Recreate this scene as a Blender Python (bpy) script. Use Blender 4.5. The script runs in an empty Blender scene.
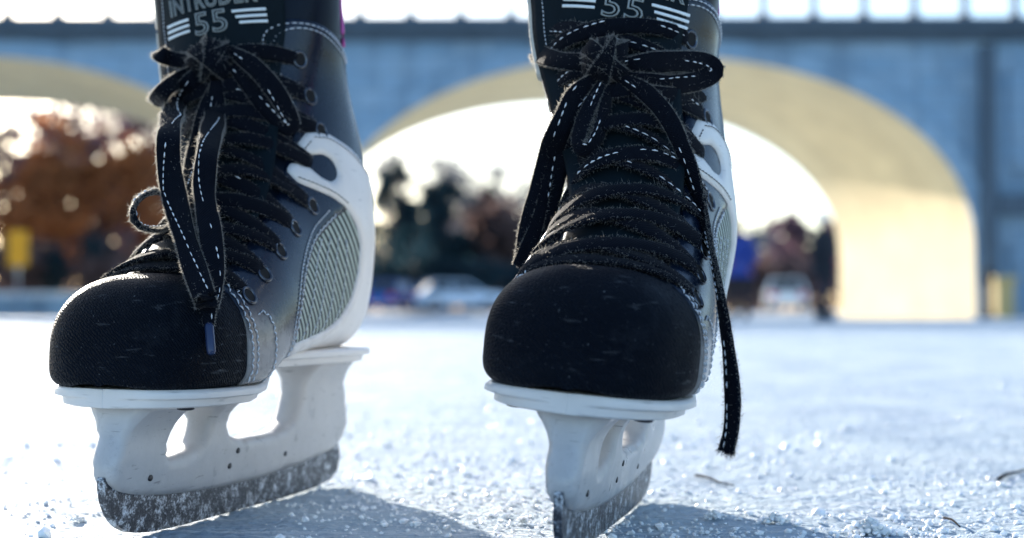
import bpy, bmesh, math, random
import numpy as np
from mathutils import Vector, Matrix, noise
from mathutils.bvhtree import BVHTree
from mathutils.geometry import delaunay_2d_cdt

random.seed(7)
SC = bpy.context.scene
COL = SC.collection
R = math.radians
MM = 0.001

# ------------------------------------------------------------------ camera
F_PX, CX, CY, CAM_H, PITCH = 1408.0, 512.0, 269.0, 0.098, R(1.87)
cam_d = bpy.data.cameras.new('camera')
cam = bpy.data.objects.new('camera', cam_d)
COL.objects.link(cam)
cam.location = (0, 0, CAM_H)
cam.rotation_euler = (R(90) + PITCH, 0, 0)
cam_d.sensor_width = 36.0
cam_d.lens = F_PX * 36.0 / 1024.0
cam_d.clip_start = 0.02
cam_d.clip_end = 3000
cam_d.dof.use_dof = True
cam_d.dof.focus_distance = 0.620
cam_d.dof.aperture_fstop = 6.3
cam_d.dof.aperture_blades = 7
SC.camera = cam
CAM_M = Matrix.Translation((0, 0, CAM_H)) @ Matrix.Rotation(R(90) + PITCH, 4, 'X')


def ray(px, py):
    d = Vector(((px - CX) / F_PX, -(py - CY) / F_PX, -1.0))
    return Vector((0, 0, CAM_H)), (CAM_M.to_3x3() @ d)


def at(px, py, Y):
    """the point at depth Y (metres) that the photograph shows at this pixel"""
    o, d = ray(px, py)
    return o + d * (Y / d.y)


# ------------------------------------------------------------------ world, sun
SUN_EL, SUN_AZ = R(16.0), R(26.0)          # azimuth: left of straight ahead (+Y)
w = bpy.data.worlds.new('World')
SC.world = w
w.use_nodes = True
wn = w.node_tree.nodes
wl = w.node_tree.links
bg = wn['Background']
sky = wn.new('ShaderNodeTexSky')
sky.sky_type = 'NISHITA'
sky.sun_disc = False
sky.sun_elevation = SUN_EL
sky.sun_rotation = -SUN_AZ
sky.air_density = 1.0
sky.dust_density = 1.0
sky.ozone_density = 2.6
wl.new(sky.outputs[0], bg.inputs[0])
bg.inputs[1].default_value = 0.15
sd = bpy.data.lights.new('sun', 'SUN')
sd.energy = 5.0
sd.angle = R(0.5)
sd.color = (1.0, 0.93, 0.82)
so = bpy.data.objects.new('sun', sd)
COL.objects.link(so)
to_sun = Vector((-math.sin(SUN_AZ) * math.cos(SUN_EL), math.cos(SUN_AZ) * math.cos(SUN_EL), math.sin(SUN_EL)))
so.rotation_euler = to_sun.to_track_quat('Z', 'Y').to_euler()
so.location = (-20, 40, 30)
SC.view_settings.view_transform = 'Standard'
SC.view_settings.look = 'None'
SC.view_settings.gamma = 1.0
SC.view_settings.exposure = 1.2
SC.view_settings.use_curve_mapping = False
SC.cycles.max_bounces = 6
SC.cycles.sample_clamp_indirect = 6.0


# ------------------------------------------------------------------ materials
def mat(name):
    m = bpy.data.materials.new(name)
    m.use_nodes = True
    nt = m.node_tree
    return m, nt, nt.nodes['Principled BSDF']


def N(nt, kind, **kw):
    n = nt.nodes.new(kind)
    for k, v in kw.items():
        if isinstance(v, (int, float, tuple)) and k in n.inputs:
            n.inputs[k].default_value = v
        else:
            setattr(n, k, v)
    return n


def coords(nt, which='Object', scale=None, rot=None):
    tc = N(nt, 'ShaderNodeTexCoord')
    out = tc.outputs[which]
    if scale or rot:
        mp = N(nt, 'ShaderNodeMapping')
        if scale:
            mp.inputs['Scale'].default_value = scale
        if rot:
            mp.inputs['Rotation'].default_value = rot
        nt.links.new(out, mp.inputs['Vector'])
        out = mp.outputs[0]
    return out


def ramp(nt, src, stops):
    r = N(nt, 'ShaderNodeValToRGB')
    e = r.color_ramp.elements
    while len(e) < len(stops):
        e.new(0.5)
    for k, (p, c) in enumerate(stops):
        e[k].position = p
        e[k].color = (c, c, c, 1) if isinstance(c, (int, float)) else (*c, 1)
    nt.links.new(src, r.inputs[0])
    return r.outputs[0]


def mixc(nt, fac, a, b):
    m = N(nt, 'ShaderNodeMix', data_type='RGBA')
    for sock, v in ((m.inputs['Factor'], fac), (m.inputs['A'], a), (m.inputs['B'], b)):
        pass
    f = [i for i in m.inputs if i.name == 'Factor' and i.type == 'VALUE'][0]
    A = [i for i in m.inputs if i.name == 'A' and i.type == 'RGBA'][0]
    B = [i for i in m.inputs if i.name == 'B' and i.type == 'RGBA'][0]
    for sock, v in ((f, fac), (A, a), (B, b)):
        if isinstance(v, (int, float)):
            sock.default_value = v
        elif isinstance(v, tuple):
            sock.default_value = (*v, 1)
        else:
            nt.links.new(v, sock)
    return [o for o in m.outputs if o.type == 'RGBA'][0]


def noise_tex(nt, vec, scale, detail=4, rough=0.55):
    n = N(nt, 'ShaderNodeTexNoise')
    n.inputs['Scale'].default_value = scale
    n.inputs['Detail'].default_value = detail
    n.inputs['Roughness'].default_value = rough
    if vec is not None:
        nt.links.new(vec, n.inputs['Vector'])
    return n.outputs['Fac']


def bump(nt, bs, h, strength=0.3, dist=0.001):
    b = N(nt, 'ShaderNodeBump')
    b.inputs['Strength'].default_value = strength
    b.inputs['Distance'].default_value = dist
    nt.links.new(h, b.inputs['Height'])
    nt.links.new(b.outputs[0], bs.inputs['Normal'])


def plain(name, col, rough=0.6, metal=0.0, var=0.25, scale=60, bumps=0.0, spec=None):
    m, nt, bs = mat(name)
    v = coords(nt)
    n = noise_tex(nt, v, scale)
    lo = tuple(c * (1 - var) for c in col)
    hi = tuple(min(1, c * (1 + var)) for c in col)
    nt.links.new(mixc(nt, n, lo, hi), bs.inputs['Base Color'])
    bs.inputs['Roughness'].default_value = rough
    bs.inputs['Metallic'].default_value = metal
    if spec is not None:
        bs.inputs['Specular IOR Level'].default_value = spec
    if bumps:
        bump(nt, bs, n, bumps, 0.001)
    return m


M = {}


def build_materials():
    # black leather of the boot; scuffed grey where the vamp rubs (a wear patch of its own shape)
    m, nt, bs = mat('black_leather')
    v = coords(nt)
    n1 = noise_tex(nt, v, 55, 6, 0.65)
    n2 = noise_tex(nt, v, 900, 3)
    base = mixc(nt, n1, (0.0015, 0.004, 0.010), (0.005, 0.010, 0.020))
    nt.links.new(base, bs.inputs['Base Color'])
    bs.inputs['Specular IOR Level'].default_value = 0.13
    nt.links.new(ramp(nt, n1, [(0.3, 0.22), (0.75, 0.48)]), bs.inputs['Roughness'])
    bump(nt, bs, n2, 0.12, 0.0006)
    M['leather'] = m
    m, nt, bs = mat('worn_quarter_leather')
    tc = N(nt, 'ShaderNodeTexCoord')
    sep = N(nt, 'ShaderNodeSeparateXYZ')
    nt.links.new(tc.outputs['Object'], sep.inputs[0])
    v = tc.outputs['Object']
    n1 = noise_tex(nt, v, 70, 6, 0.7)
    n2 = noise_tex(nt, v, 900, 3)
    # low on the vamp the finish is rubbed to a silvery grey
    zz = N(nt, 'ShaderNodeMapRange')
    zz.inputs['From Min'].default_value = 0.114
    zz.inputs['From Max'].default_value = 0.084
    nt.links.new(sep.outputs['Z'], zz.inputs['Value'])
    ad = N(nt, 'ShaderNodeMath', operation='MULTIPLY_ADD')
    nt.links.new(n1, ad.inputs[0])
    ad.inputs[1].default_value = 0.9
    ad.inputs[2].default_value = -0.45
    sm = N(nt, 'ShaderNodeMath', operation='ADD')
    nt.links.new(zz.outputs[0], sm.inputs[0])
    nt.links.new(ad.outputs[0], sm.inputs[1])
    wear = ramp(nt, sm.outputs[0], [(0.45, 0.0), (0.95, 1.0)])
    dark = mixc(nt, n1, (0.0015, 0.005, 0.014), (0.006, 0.014, 0.032))
    bs.inputs['Specular IOR Level'].default_value = 0.26
    bs.inputs['Coat Weight'].default_value = 0.3
    bs.inputs['Coat Roughness'].default_value = 0.16
    grey = mixc(nt, n1, (0.16, 0.155, 0.16), (0.36, 0.34, 0.33))
    nt.links.new(mixc(nt, wear, dark, grey), bs.inputs['Base Color'])
    nt.links.new(ramp(nt, n1, [(0.3, 0.18), (0.75, 0.40)]), bs.inputs['Roughness'])
    bump(nt, bs, n2, 0.12, 0.0006)
    M['quarter'] = m
    # nylon of the toe cap
    m, nt, bs = mat('toe_cap_nylon')
    v = coords(nt)
    wv = N(nt, 'ShaderNodeTexWave', wave_type='BANDS', bands_direction='DIAGONAL')
    wv.inputs['Scale'].default_value = 330
    wv.inputs['Distortion'].default_value = 6.0
    nt.links.new(v, wv.inputs['Vector'])
    ck = N(nt, 'ShaderNodeTexVoronoi')
    ck.inputs['Scale'].default_value = 900
    nt.links.new(v, ck.inputs['Vector'])
    n1 = noise_tex(nt, v, 45, 5)
    sp = noise_tex(nt, v, 900, 2, 0.5)
    scu = N(nt, 'ShaderNodeMapping')
    scu.inputs['Scale'].default_value = (70, 70, 420)
    scu.inputs['Rotation'].default_value = (0.5, 0.6, 0.3)
    nt.links.new(v, scu.inputs['Vector'])
    scr = ramp(nt, noise_tex(nt, scu.outputs[0], 1.0, 3, 0.6), [(0.62, 0.0), (0.74, 0.6)])
    worn = ramp(nt, noise_tex(nt, v, 28, 7, 0.7), [(0.54, 0.0), (0.78, 0.6)])
    speck = ramp(nt, sp, [(0.70, 0.0), (0.78, 0.7)])
    bc = mixc(nt, n1, (0.001, 0.0022, 0.006), (0.003, 0.006, 0.012))
    bs.inputs['Specular IOR Level'].default_value = 0.07
    sf = N(nt, 'ShaderNodeMath', operation='MULTIPLY')
    nt.links.new(speck, sf.inputs[0])
    nt.links.new(n1, sf.inputs[1])
    bc = mixc(nt, worn, bc, (0.03, 0.035, 0.045))
    bc = mixc(nt, scr, bc, (0.10, 0.105, 0.115))
    nt.links.new(mixc(nt, sf.outputs[0], bc, (0.35, 0.37, 0.4)), bs.inputs['Base Color'])
    bs.inputs['Roughness'].default_value = 0.55
    ad = N(nt, 'ShaderNodeMath', operation='ADD')
    nt.links.new(wv.outputs['Fac'], ad.inputs[0])
    nt.links.new(ck.outputs['Distance'], ad.inputs[1])
    bump(nt, bs, ad.outputs[0], 0.8, 0.0006)
    M['cap'] = m
    # white plastic, scuffed
    m, nt, bs = mat('scuffed_white_plastic')
    v = coords(nt)
    n1 = noise_tex(nt, v, 35, 6, 0.65)
    sc_ = N(nt, 'ShaderNodeMapping')
    sc_.inputs['Scale'].default_value = (60, 60, 420)
    sc_.inputs['Rotation'].default_value = (0.9, 0.2, 0.4)
    nt.links.new(v, sc_.inputs['Vector'])
    n3 = noise_tex(nt, sc_.outputs[0], 1.0, 2, 0.5)
    scuff = ramp(nt, n3, [(0.66, 0.0), (0.76, 0.7)])
    b = mixc(nt, n1, (0.60, 0.575, 0.56), (0.80, 0.77, 0.745))
    nt.links.new(mixc(nt, scuff, b, (0.36, 0.35, 0.35)), bs.inputs['Base Color'])
    bs.inputs['Roughness'].default_value = 0.38
    bump(nt, bs, n1, 0.08, 0.001)
    M['white'] = m
    # holder: white nylon with frost on it
    m, nt, bs = mat('frosted_white_nylon')
    v = coords(nt)
    n1 = noise_tex(nt, v, 42, 7, 0.7)
    n2 = noise_tex(nt, v, 600, 3, 0.6)
    sc_ = N(nt, 'ShaderNodeMapping')
    sc_.inputs['Scale'].default_value = (50, 90, 520)
    sc_.inputs['Rotation'].default_value = (0.35, 0.1, 0.2)
    nt.links.new(v, sc_.inputs['Vector'])
    scuff = ramp(nt, noise_tex(nt, sc_.outputs[0], 1.0, 3, 0.6), [(0.64, 0.0), (0.74, 0.75)])
    dirt = ramp(nt, noise_tex(nt, v, 130, 6, 0.75), [(0.60, 0.0), (0.72, 0.6)])
    hb = mixc(nt, n1, (0.36, 0.355, 0.36), (0.64, 0.62, 0.615))
    hb = mixc(nt, dirt, hb, (0.30, 0.28, 0.27))
    nt.links.new(mixc(nt, scuff, hb, (0.16, 0.155, 0.16)), bs.inputs['Base Color'])
    nt.links.new(ramp(nt, n1, [(0.35, 0.25), (0.7, 0.6)]), bs.inputs['Roughness'])
    bs.inputs['Subsurface Weight'].default_value = 0.25
    bs.inputs['Subsurface Radius'].default_value = (0.006, 0.006, 0.007)
    bs.inputs['Subsurface Scale'].default_value = 1.0
    bump(nt, bs, n2, 0.12, 0.0006)
    M['holder'] = m
    # blade steel with frozen snow stuck on it
    m, nt, bs = mat('frosted_blade_steel')
    v = coords(nt)
    n1 = noise_tex(nt, v, 170, 8, 0.8)
    n2 = noise_tex(nt, v, 900, 4, 0.7)
    gm = N(nt, 'ShaderNodeMapping')
    gm.inputs['Scale'].default_value = (900, 12, 1500)
    nt.links.new(v, gm.inputs['Vector'])
    grind = noise_tex(nt, gm.outputs[0], 1.0, 2, 0.5)
    ad = N(nt, 'ShaderNodeMath', operation='MULTIPLY_ADD')
    nt.links.new(n2, ad.inputs[0])
    ad.inputs[1].default_value = 0.55
    nt.links.new(n1, ad.inputs[2])
    fr = ramp(nt, ad.outputs[0], [(0.77, 0.0), (0.93, 1.0)])
    nt.links.new(mixc(nt, fr, mixc(nt, grind, (0.035, 0.037, 0.045), (0.13, 0.135, 0.15)), (0.72, 0.75, 0.80)), bs.inputs['Base Color'])
    inv = N(nt, 'ShaderNodeMath', operation='SUBTRACT')
    inv.inputs[0].default_value = 0.9
    nt.links.new(fr, inv.inputs[1])
    inv.use_clamp = True
    nt.links.new(inv.outputs[0], bs.inputs['Metallic'])
    nt.links.new(ramp(nt, fr, [(0, 0.36), (1, 0.8)]), bs.inputs['Roughness'])
    bump(nt, bs, ad.outputs[0], 0.7, 0.0008)
    M['blade'] = m
    # woven side panel: fine slanting ribs
    m, nt, bs = mat('ribbed_grey_green_weave')
    tc = N(nt, 'ShaderNodeTexCoord')
    mp = N(nt, 'ShaderNodeMapping')
    mp.inputs['Rotation'].default_value = (0, 0, R(-38))
    nt.links.new(tc.outputs['UV'], mp.inputs['Vector'])
    wv = N(nt, 'ShaderNodeTexWave', wave_type='BANDS', bands_direction='X')
    wv.inputs['Scale'].default_value = 0.075
    wv.inputs['Distortion'].default_value = 0.6
    wv.inputs['Detail'].default_value = 1.0
    nt.links.new(mp.outputs[0], wv.inputs['Vector'])
    st = ramp(nt, wv.outputs['Fac'], [(0.42, 0.0), (0.62, 1.0)])
    n1 = noise_tex(nt, tc.outputs['UV'], 0.12, 4)
    light = mixc(nt, n1, (0.26, 0.33, 0.30), (0.50, 0.56, 0.50))
    nt.links.new(mixc(nt, st, (0.008, 0.016, 0.018), light), bs.inputs['Base Color'])
    bs.inputs['Roughness'].default_value = 0.6
    bump(nt, bs, st, 0.5, 0.0008)
    M['weave'] = m
    # lace cotton
    m, nt, bs = mat('black_waxed_lace')
    tc = N(nt, 'ShaderNodeTexCoord')
    wv = N(nt, 'ShaderNodeTexWave', wave_type='BANDS', bands_direction='DIAGONAL')
    wv.inputs['Scale'].default_value = 0.45
    wv.inputs['Distortion'].default_value = 1.4
    nt.links.new(tc.outputs['UV'], wv.inputs['Vector'])
    n1 = noise_tex(nt, tc.outputs['UV'], 0.35, 4)
    nt.links.new(mixc(nt, n1, (0.0012, 0.002, 0.005), (0.005, 0.007, 0.013)), bs.inputs['Base Color'])
    bs.inputs['Roughness'].default_value = 0.75
    bs.inputs['Specular IOR Level'].default_value = 0.06
    bs.inputs['Sheen Weight'].default_value = 0.03
    bs.inputs['Sheen Roughness'].default_value = 0.4
    bump(nt, bs, wv.outputs['Fac'], 0.5, 0.0006)
    M['lace'] = m
    M['thread'] = plain('white_thread', (0.72, 0.74, 0.78), 0.6, scale=400)
    M['seam'] = plain('pale_seam_thread', (0.62, 0.65, 0.70), 0.6, scale=400)
    # loose fibres: pale and thin enough for the sun to come through
    m, nt, bs = mat('loose_fibre')
    bs.inputs['Base Color'].default_value = (0.14, 0.14, 0.14, 1)
    bs.inputs['Roughness'].default_value = 0.6
    tr = N(nt, 'ShaderNodeBsdfTranslucent')
    tr.inputs[0].default_value = (0.55, 0.52, 0.46, 1)
    mx = N(nt, 'ShaderNodeMixShader')
    mx.inputs[0].default_value = 0.5
    nt.links.new(bs.outputs[0], mx.inputs[1])
    nt.links.new(tr.outputs[0], mx.inputs[2])
    nt.links.new(mx.outputs[0], nt.nodes['Material Output'].inputs[0])
    M['fibre'] = m
    M['felt'] = plain('cream_felt', (0.55, 0.52, 0.46), 0.95, var=0.3, scale=500, bumps=0.6)
    M['tongue'] = plain('dark_tongue_fabric', (0.003, 0.008, 0.012), 0.6, var=0.4, scale=160, bumps=0.15, spec=0.1)
    M['lining'] = plain('black_lining', (0.012, 0.012, 0.014), 0.9, var=0.3, scale=300)
    M['piping'] = plain('pink_piping', (0.55, 0.10, 0.38), 0.5)
    M['print'] = plain('white_print', (0.78, 0.82, 0.84), 0.5, var=0.1)
    M['outline'] = plain('grey_outline_print', (0.30, 0.33, 0.33), 0.5, var=0.15)
    M['eyelet'] = plain('dark_eyelet_metal', (0.09, 0.10, 0.12), 0.25, 1.0)
    M['hole'] = plain('eyelet_hole', (0.004, 0.004, 0.005), 0.9)
    M['rivet'] = plain('dark_rivet', (0.05, 0.05, 0.055), 0.4, 0.8)
    M['aglet'] = plain('clear_blue_aglet', (0.02, 0.035, 0.09), 0.1, var=0.3)
    # ice
    m, nt, bs = mat('scraped_snowy_ice')
    v = coords(nt)
    st = N(nt, 'ShaderNodeMapping')
    st.inputs['Scale'].default_value = (1.0, 0.55, 1)
    st.inputs['Rotation'].default_value = (0, 0, 0.25)
    nt.links.new(v, st.inputs['Vector'])
    n1 = noise_tex(nt, st.outputs[0], 9, 8, 0.62)
    n2 = noise_tex(nt, v, 260, 5, 0.7)
    n3 = noise_tex(nt, v, 1.3, 4, 0.55)
    ad = N(nt, 'ShaderNodeMath', operation='MULTIPLY_ADD')
    nt.links.new(n3, ad.inputs[0])
    ad.inputs[1].default_value = 0.5
    nt.links.new(n1, ad.inputs[2])
    snow = ramp(nt, ad.outputs[0], [(0.62, 0.0), (0.86, 1.0)])
    cut = None
    for rz, off in ((0.9, 0.0), (-0.55, 3.7), (1.35, 9.1)):
        mpc = N(nt, 'ShaderNodeMapping')
        mpc.inputs['Rotation'].default_value = (0, 0, rz)
        mpc.inputs['Location'].default_value = (off, off, 0)
        mpc.inputs['Scale'].default_value = (1.1, 42.0, 1.0)
        nt.links.new(v, mpc.inputs['Vector'])
        cn = noise_tex(nt, mpc.outputs[0], 1.0, 2, 0.45)
        ln = ramp(nt, cn, [(0.485, 0.0), (0.5, 1.0), (0.515, 0.0)])
        if cut is None:
            cut = ln
        else:
            mm = N(nt, 'ShaderNodeMath', operation='MAXIMUM')
            nt.links.new(cut, mm.inputs[0])
            nt.links.new(ln, mm.inputs[1])
            cut = mm.outputs[0]
    cutm = N(nt, 'ShaderNodeMath', operation='MULTIPLY')
    nt.links.new(cut, cutm.inputs[0])
    cutm.inputs[1].default_value = 0.7
    cut = cutm.outputs[0]
    sn2 = mixc(nt, n2, (0.20, 0.32, 0.46), (0.40, 0.52, 0.65))
    nt.links.new(mixc(nt, cut, mixc(nt, snow, sn2, (0.62, 0.72, 0.775)), (0.80, 0.86, 0.9)), bs.inputs['Base Color'])
    nt.links.new(ramp(nt, snow, [(0, 0.42), (1, 0.85)]), bs.inputs['Roughness'])
    bs.inputs['Specular IOR Level'].default_value = 0.12
    b1 = N(nt, 'ShaderNodeMath', operation='MULTIPLY_ADD')
    nt.links.new(n1, b1.inputs[0])
    b1.inputs[1].default_value = 1.2
    vo = N(nt, 'ShaderNodeTexVoronoi')
    vo.inputs['Scale'].default_value = 170
    nt.links.new(v, vo.inputs['Vector'])
    b2 = N(nt, 'ShaderNodeMath', operation='MULTIPLY_ADD')
    nt.links.new(vo.outputs['Distance'], b2.inputs[0])
    b2.inputs[1].default_value = -0.8
    nt.links.new(n2, b2.inputs[2])
    nt.links.new(b2.outputs[0], b1.inputs[2])
    b3 = N(nt, 'ShaderNodeMath', operation='MULTIPLY_ADD')
    nt.links.new(cut, b3.inputs[0])
    b3.inputs[1].default_value = -0.35
    nt.links.new(b1.outputs[0], b3.inputs[2])
    bump(nt, bs, b3.outputs[0], 0.9, 0.006)
    M['ice'] = m
    m, nt, bs = mat('snow_grain')
    v = coords(nt)
    n1 = noise_tex(nt, v, 700, 3)
    nt.links.new(mixc(nt, n1, (0.80, 0.85, 0.9), (0.95, 0.96, 0.97)), bs.inputs['Base Color'])
    bs.inputs['Roughness'].default_value = 0.18
    bs.inputs['Subsurface Weight'].default_value = 0.4
    bs.inputs['Subsurface Radius'].default_value = (0.003, 0.003, 0.004)
    bs.inputs['Subsurface Scale'].default_value = 1.0
    bump(nt, bs, n1, 0.5, 0.001)
    M['snow'] = m
    # bridge stone; the blue of its shaded face is put into the colour
    m, nt, bs = mat('ashlar_stone')
    v = coords(nt, 'Object')
    mp = N(nt, 'ShaderNodeMapping')
    mp.inputs['Rotation'].default_value = (R(90), 0, 0)
    nt.links.new(v, mp.inputs['Vector'])
    br = N(nt, 'ShaderNodeTexBrick')
    br.inputs['Scale'].default_value = 1.0
    br.inputs['Brick Width'].default_value = 1.1
    br.inputs['Row Height'].default_value = 0.5
    br.inputs['Mortar Size'].default_value = 0.02
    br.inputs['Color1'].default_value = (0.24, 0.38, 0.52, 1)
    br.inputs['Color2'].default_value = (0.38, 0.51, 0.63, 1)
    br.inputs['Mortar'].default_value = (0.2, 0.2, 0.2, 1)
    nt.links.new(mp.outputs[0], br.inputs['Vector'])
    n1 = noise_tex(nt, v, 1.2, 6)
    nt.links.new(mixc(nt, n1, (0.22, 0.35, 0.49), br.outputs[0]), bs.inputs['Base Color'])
    sm = N(nt, 'ShaderNodeMapping')
    sm.inputs['Scale'].default_value = (0.9, 0.9, 0.16)
    nt.links.new(v, sm.inputs['Vector'])
    stn = ramp(nt, noise_tex(nt, sm.outputs[0], 1.0, 6, 0.65), [(0.48, 0.0), (0.72, 0.65)])
    prev = bs.inputs['Base Color'].links[0].from_socket
    nt.links.new(mixc(nt, stn, prev, (0.10, 0.14, 0.19)), bs.inputs['Base Color'])
    bs.inputs['Roughness'].default_value = 0.85
    M['stone'] = m
    M['vault'] = plain('cream_vault_stone', (0.80, 0.62, 0.38), 0.85, var=0.3, scale=0.7)
    M['darkstone'] = plain('weathered_dark_stone', (0.08, 0.115, 0.155), 0.8, var=0.3, scale=2)
    M['bark'] = plain('brown_bark', (0.085, 0.06, 0.05), 0.9, var=0.35, scale=3)
    M['rust_leaf'] = plain('rusty_orange_leaves', (0.40, 0.15, 0.05), 0.7, var=0.6, scale=0.7)
    M['brown_leaf'] = plain('dull_brown_leaves', (0.17, 0.11, 0.10), 0.7, var=0.5, scale=0.7)
    M['green_leaf'] = plain('dark_evergreen_needles', (0.02, 0.05, 0.065), 0.7, var=0.5, scale=0.8)
    M['plum_leaf'] = plain('plum_brown_leaves', (0.16, 0.10, 0.13), 0.7, var=0.6, scale=0.7)
    M['twig'] = plain('grey_twigs', (0.30, 0.27, 0.27), 0.85, var=0.4, scale=0.8)
    M['yellow'] = plain('yellow_sign_paint', (0.9, 0.40, 0.01), 0.5, var=0.1)
    M['rubber'] = plain('black_rubber', (0.02, 0.02, 0.022), 0.8)
    M['wet_twig'] = plain('wet_dark_twig', (0.02, 0.018, 0.02), 0.95, spec=0.05)
    M['glass'] = plain('dark_car_glass', (0.03, 0.04, 0.05), 0.08, var=0.1)
    M['chrome'] = plain('wheel_metal', (0.5, 0.5, 0.52), 0.3, 1.0)
    M['tail'] = plain('red_lamp_plastic', (0.65, 0.04, 0.09), 0.25, var=0.1)
    M['lamp'] = plain('clear_lamp_plastic', (0.8, 0.8, 0.8), 0.1, var=0.05)
    M['skin'] = plain('skin', (0.50, 0.32, 0.25), 0.55, var=0.1)
    M['coat_black'] = plain('black_coat_cloth', (0.015, 0.017, 0.024), 0.85)
    M['coat_blue'] = plain('bright_blue_jacket', (0.02, 0.05, 0.30), 0.4, var=0.2)
    M['pants'] = plain('dark_trousers', (0.02, 0.022, 0.032), 0.85)
    M['hat_white'] = plain('white_wool', (0.75, 0.72, 0.74), 0.9)
    M['hair'] = plain('dark_hair', (0.03, 0.02, 0.015), 0.6)
    M['mitten'] = plain('red_mitten', (0.42, 0.07, 0.10), 0.8)
    M['path'] = plain('trodden_snow', (0.72, 0.76, 0.8), 0.8, var=0.12, scale=1.2)
    M['tan'] = plain('ochre_stone', (0.52, 0.40, 0.18), 0.8, var=0.15, scale=3)


build_materials()


def backlit(m):
    nt = m.node_tree
    bs = nt.nodes['Principled BSDF']
    src = bs.inputs['Base Color'].links[0].from_socket
    tr = N(nt, 'ShaderNodeBsdfTranslucent')
    nt.links.new(src, tr.inputs[0])
    mx = N(nt, 'ShaderNodeMixShader')
    mx.inputs[0].default_value = 0.55
    nt.links.new(bs.outputs[0], mx.inputs[1])
    nt.links.new(tr.outputs[0], mx.inputs[2])
    nt.links.new(mx.outputs[0], nt.nodes['Material Output'].inputs[0])


for k_ in ('plum_leaf', 'rust_leaf', 'brown_leaf', 'green_leaf'):
    backlit(M[k_])


def car_paint(name, col):
    m = plain(name, col, 0.25, var=0.06, scale=2)
    m.node_tree.nodes['Principled BSDF'].inputs['Coat Weight'].default_value = 0.6
    return m


# ------------------------------------------------------------------ object helpers
def tag(o, label=None, cat=None, group=None, kind=None):
    for k, v in (('label', label), ('category', cat), ('group', group), ('kind', kind)):
        if v:
            o[k] = v
    return o


def empty(name, loc=(0, 0, 0), rot=(0, 0, 0)):
    o = bpy.data.objects.new(name, None)
    o.empty_display_size = 0.05
    o.location = loc
    o.rotation_euler = rot
    COL.objects.link(o)
    return o


def obj(name, bm_or_mesh, mats, parent=None, smooth=True):
    if isinstance(bm_or_mesh, bmesh.types.BMesh):
        me = bpy.data.meshes.new(name)
        bm_or_mesh.to_mesh(me)
        bm_or_mesh.free()
    else:
        me = bm_or_mesh
    for m in (mats if isinstance(mats, (list, tuple)) else [mats]):
        me.materials.append(m)
    if smooth:
        me.polygons.foreach_set('use_smooth', [True] * len(me.polygons))
    o = bpy.data.objects.new(name, me)
    COL.objects.link(o)
    if parent:
        o.parent = parent
    return o


def from_lists(name, verts, faces, mats, parent=None, smooth=True, uv=None, mi=None):
    me = bpy.data.meshes.new(name)
    me.from_pydata([tuple(v) for v in verts], [], faces)
    if uv is not None:
        L = me.uv_layers.new(name='UVMap')
        idx = np.zeros(len(me.loops), dtype=np.int32)
        me.loops.foreach_get('vertex_index', idx)
        arr = np.asarray(uv, dtype=np.float32)[idx]
        L.data.foreach_set('uv', arr.ravel())
    if mi is not None:
        me.polygons.foreach_set('material_index', mi)
    me.update()
    return obj(name, me, mats, parent, smooth)


def add_box(bm, x0, x1, y0, y1, z0, z1, bev=0.0):
    r = bmesh.ops.create_cube(bm, size=1.0)
    vs = r['verts']
    for v in vs:
        v.co = Vector(((x0 + x1) / 2 + v.co.x * (x1 - x0), (y0 + y1) / 2 + v.co.y * (y1 - y0), (z0 + z1) / 2 + v.co.z * (z1 - z0)))
    if bev:
        es = list({e for v in vs for e in v.link_edges})
        bmesh.ops.bevel(bm, geom=es, offset=bev, segments=2, affect='EDGES', profile=0.6)


def add_tube(bm, pts, radii, seg=8, cap=True):
    rings = []
    n = len(pts)
    up = Vector((0, 0, 1))
    for i, p in enumerate(pts):
        t = (pts[min(i + 1, n - 1)] - pts[max(i - 1, 0)])
        if t.length < 1e-9:
            t = Vector((0, 0, 1))
        t.normalize()
        a = t.cross(up)
        if a.length < 0.1:
            a = t.cross(Vector((0, 1, 0)))
        a.normalize()
        b = t.cross(a)
        r = radii[i] if isinstance(radii, (list, tuple)) else radii
        rings.append([bm.verts.new(p + (a * math.cos(k * 2 * math.pi / seg) + b * math.sin(k * 2 * math.pi / seg)) * r) for k in range(seg)])
    for i in range(n - 1):
        for k in range(seg):
            k2 = (k + 1) % seg
            bm.faces.new((rings[i][k], rings[i][k2], rings[i + 1][k2], rings[i + 1][k]))
    if cap:
        bm.faces.new(list(reversed(rings[0])))
        bm.faces.new(rings[-1])


def catmull(pts, step):
    """smooth curve through the points, sampled about every step"""
    P = [Vector(p) for p in pts]
    P = [P[0] * 2 - P[1]] + P + [P[-1] * 2 - P[-2]]
    raw = []
    for i in range(1, len(P) - 2):
        for k in range(14):
            t = k / 14
            a, b, c, d = P[i - 1], P[i], P[i + 1], P[i + 2]
            raw.append(0.5 * ((2 * b) + (c - a) * t + (2 * a - 5 * b + 4 * c - d) * t * t + (3 * b - a - 3 * c + d) * t ** 3))
    raw.append(P[-2])
    L = [0]
    for i in range(1, len(raw)):
        L.append(L[-1] + (raw[i] - raw[i - 1]).length)
    n = max(3, int(L[-1] / step) + 1)
    out, j = [], 0
    for k in range(n):
        s = L[-1] * k / (n - 1)
        while j < len(L) - 2 and L[j + 1] < s:
            j += 1
        f = 0 if L[j + 1] == L[j] else (s - L[j]) / (L[j + 1] - L[j])
        out.append(raw[j].lerp(raw[j + 1], f))
    return out


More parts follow.
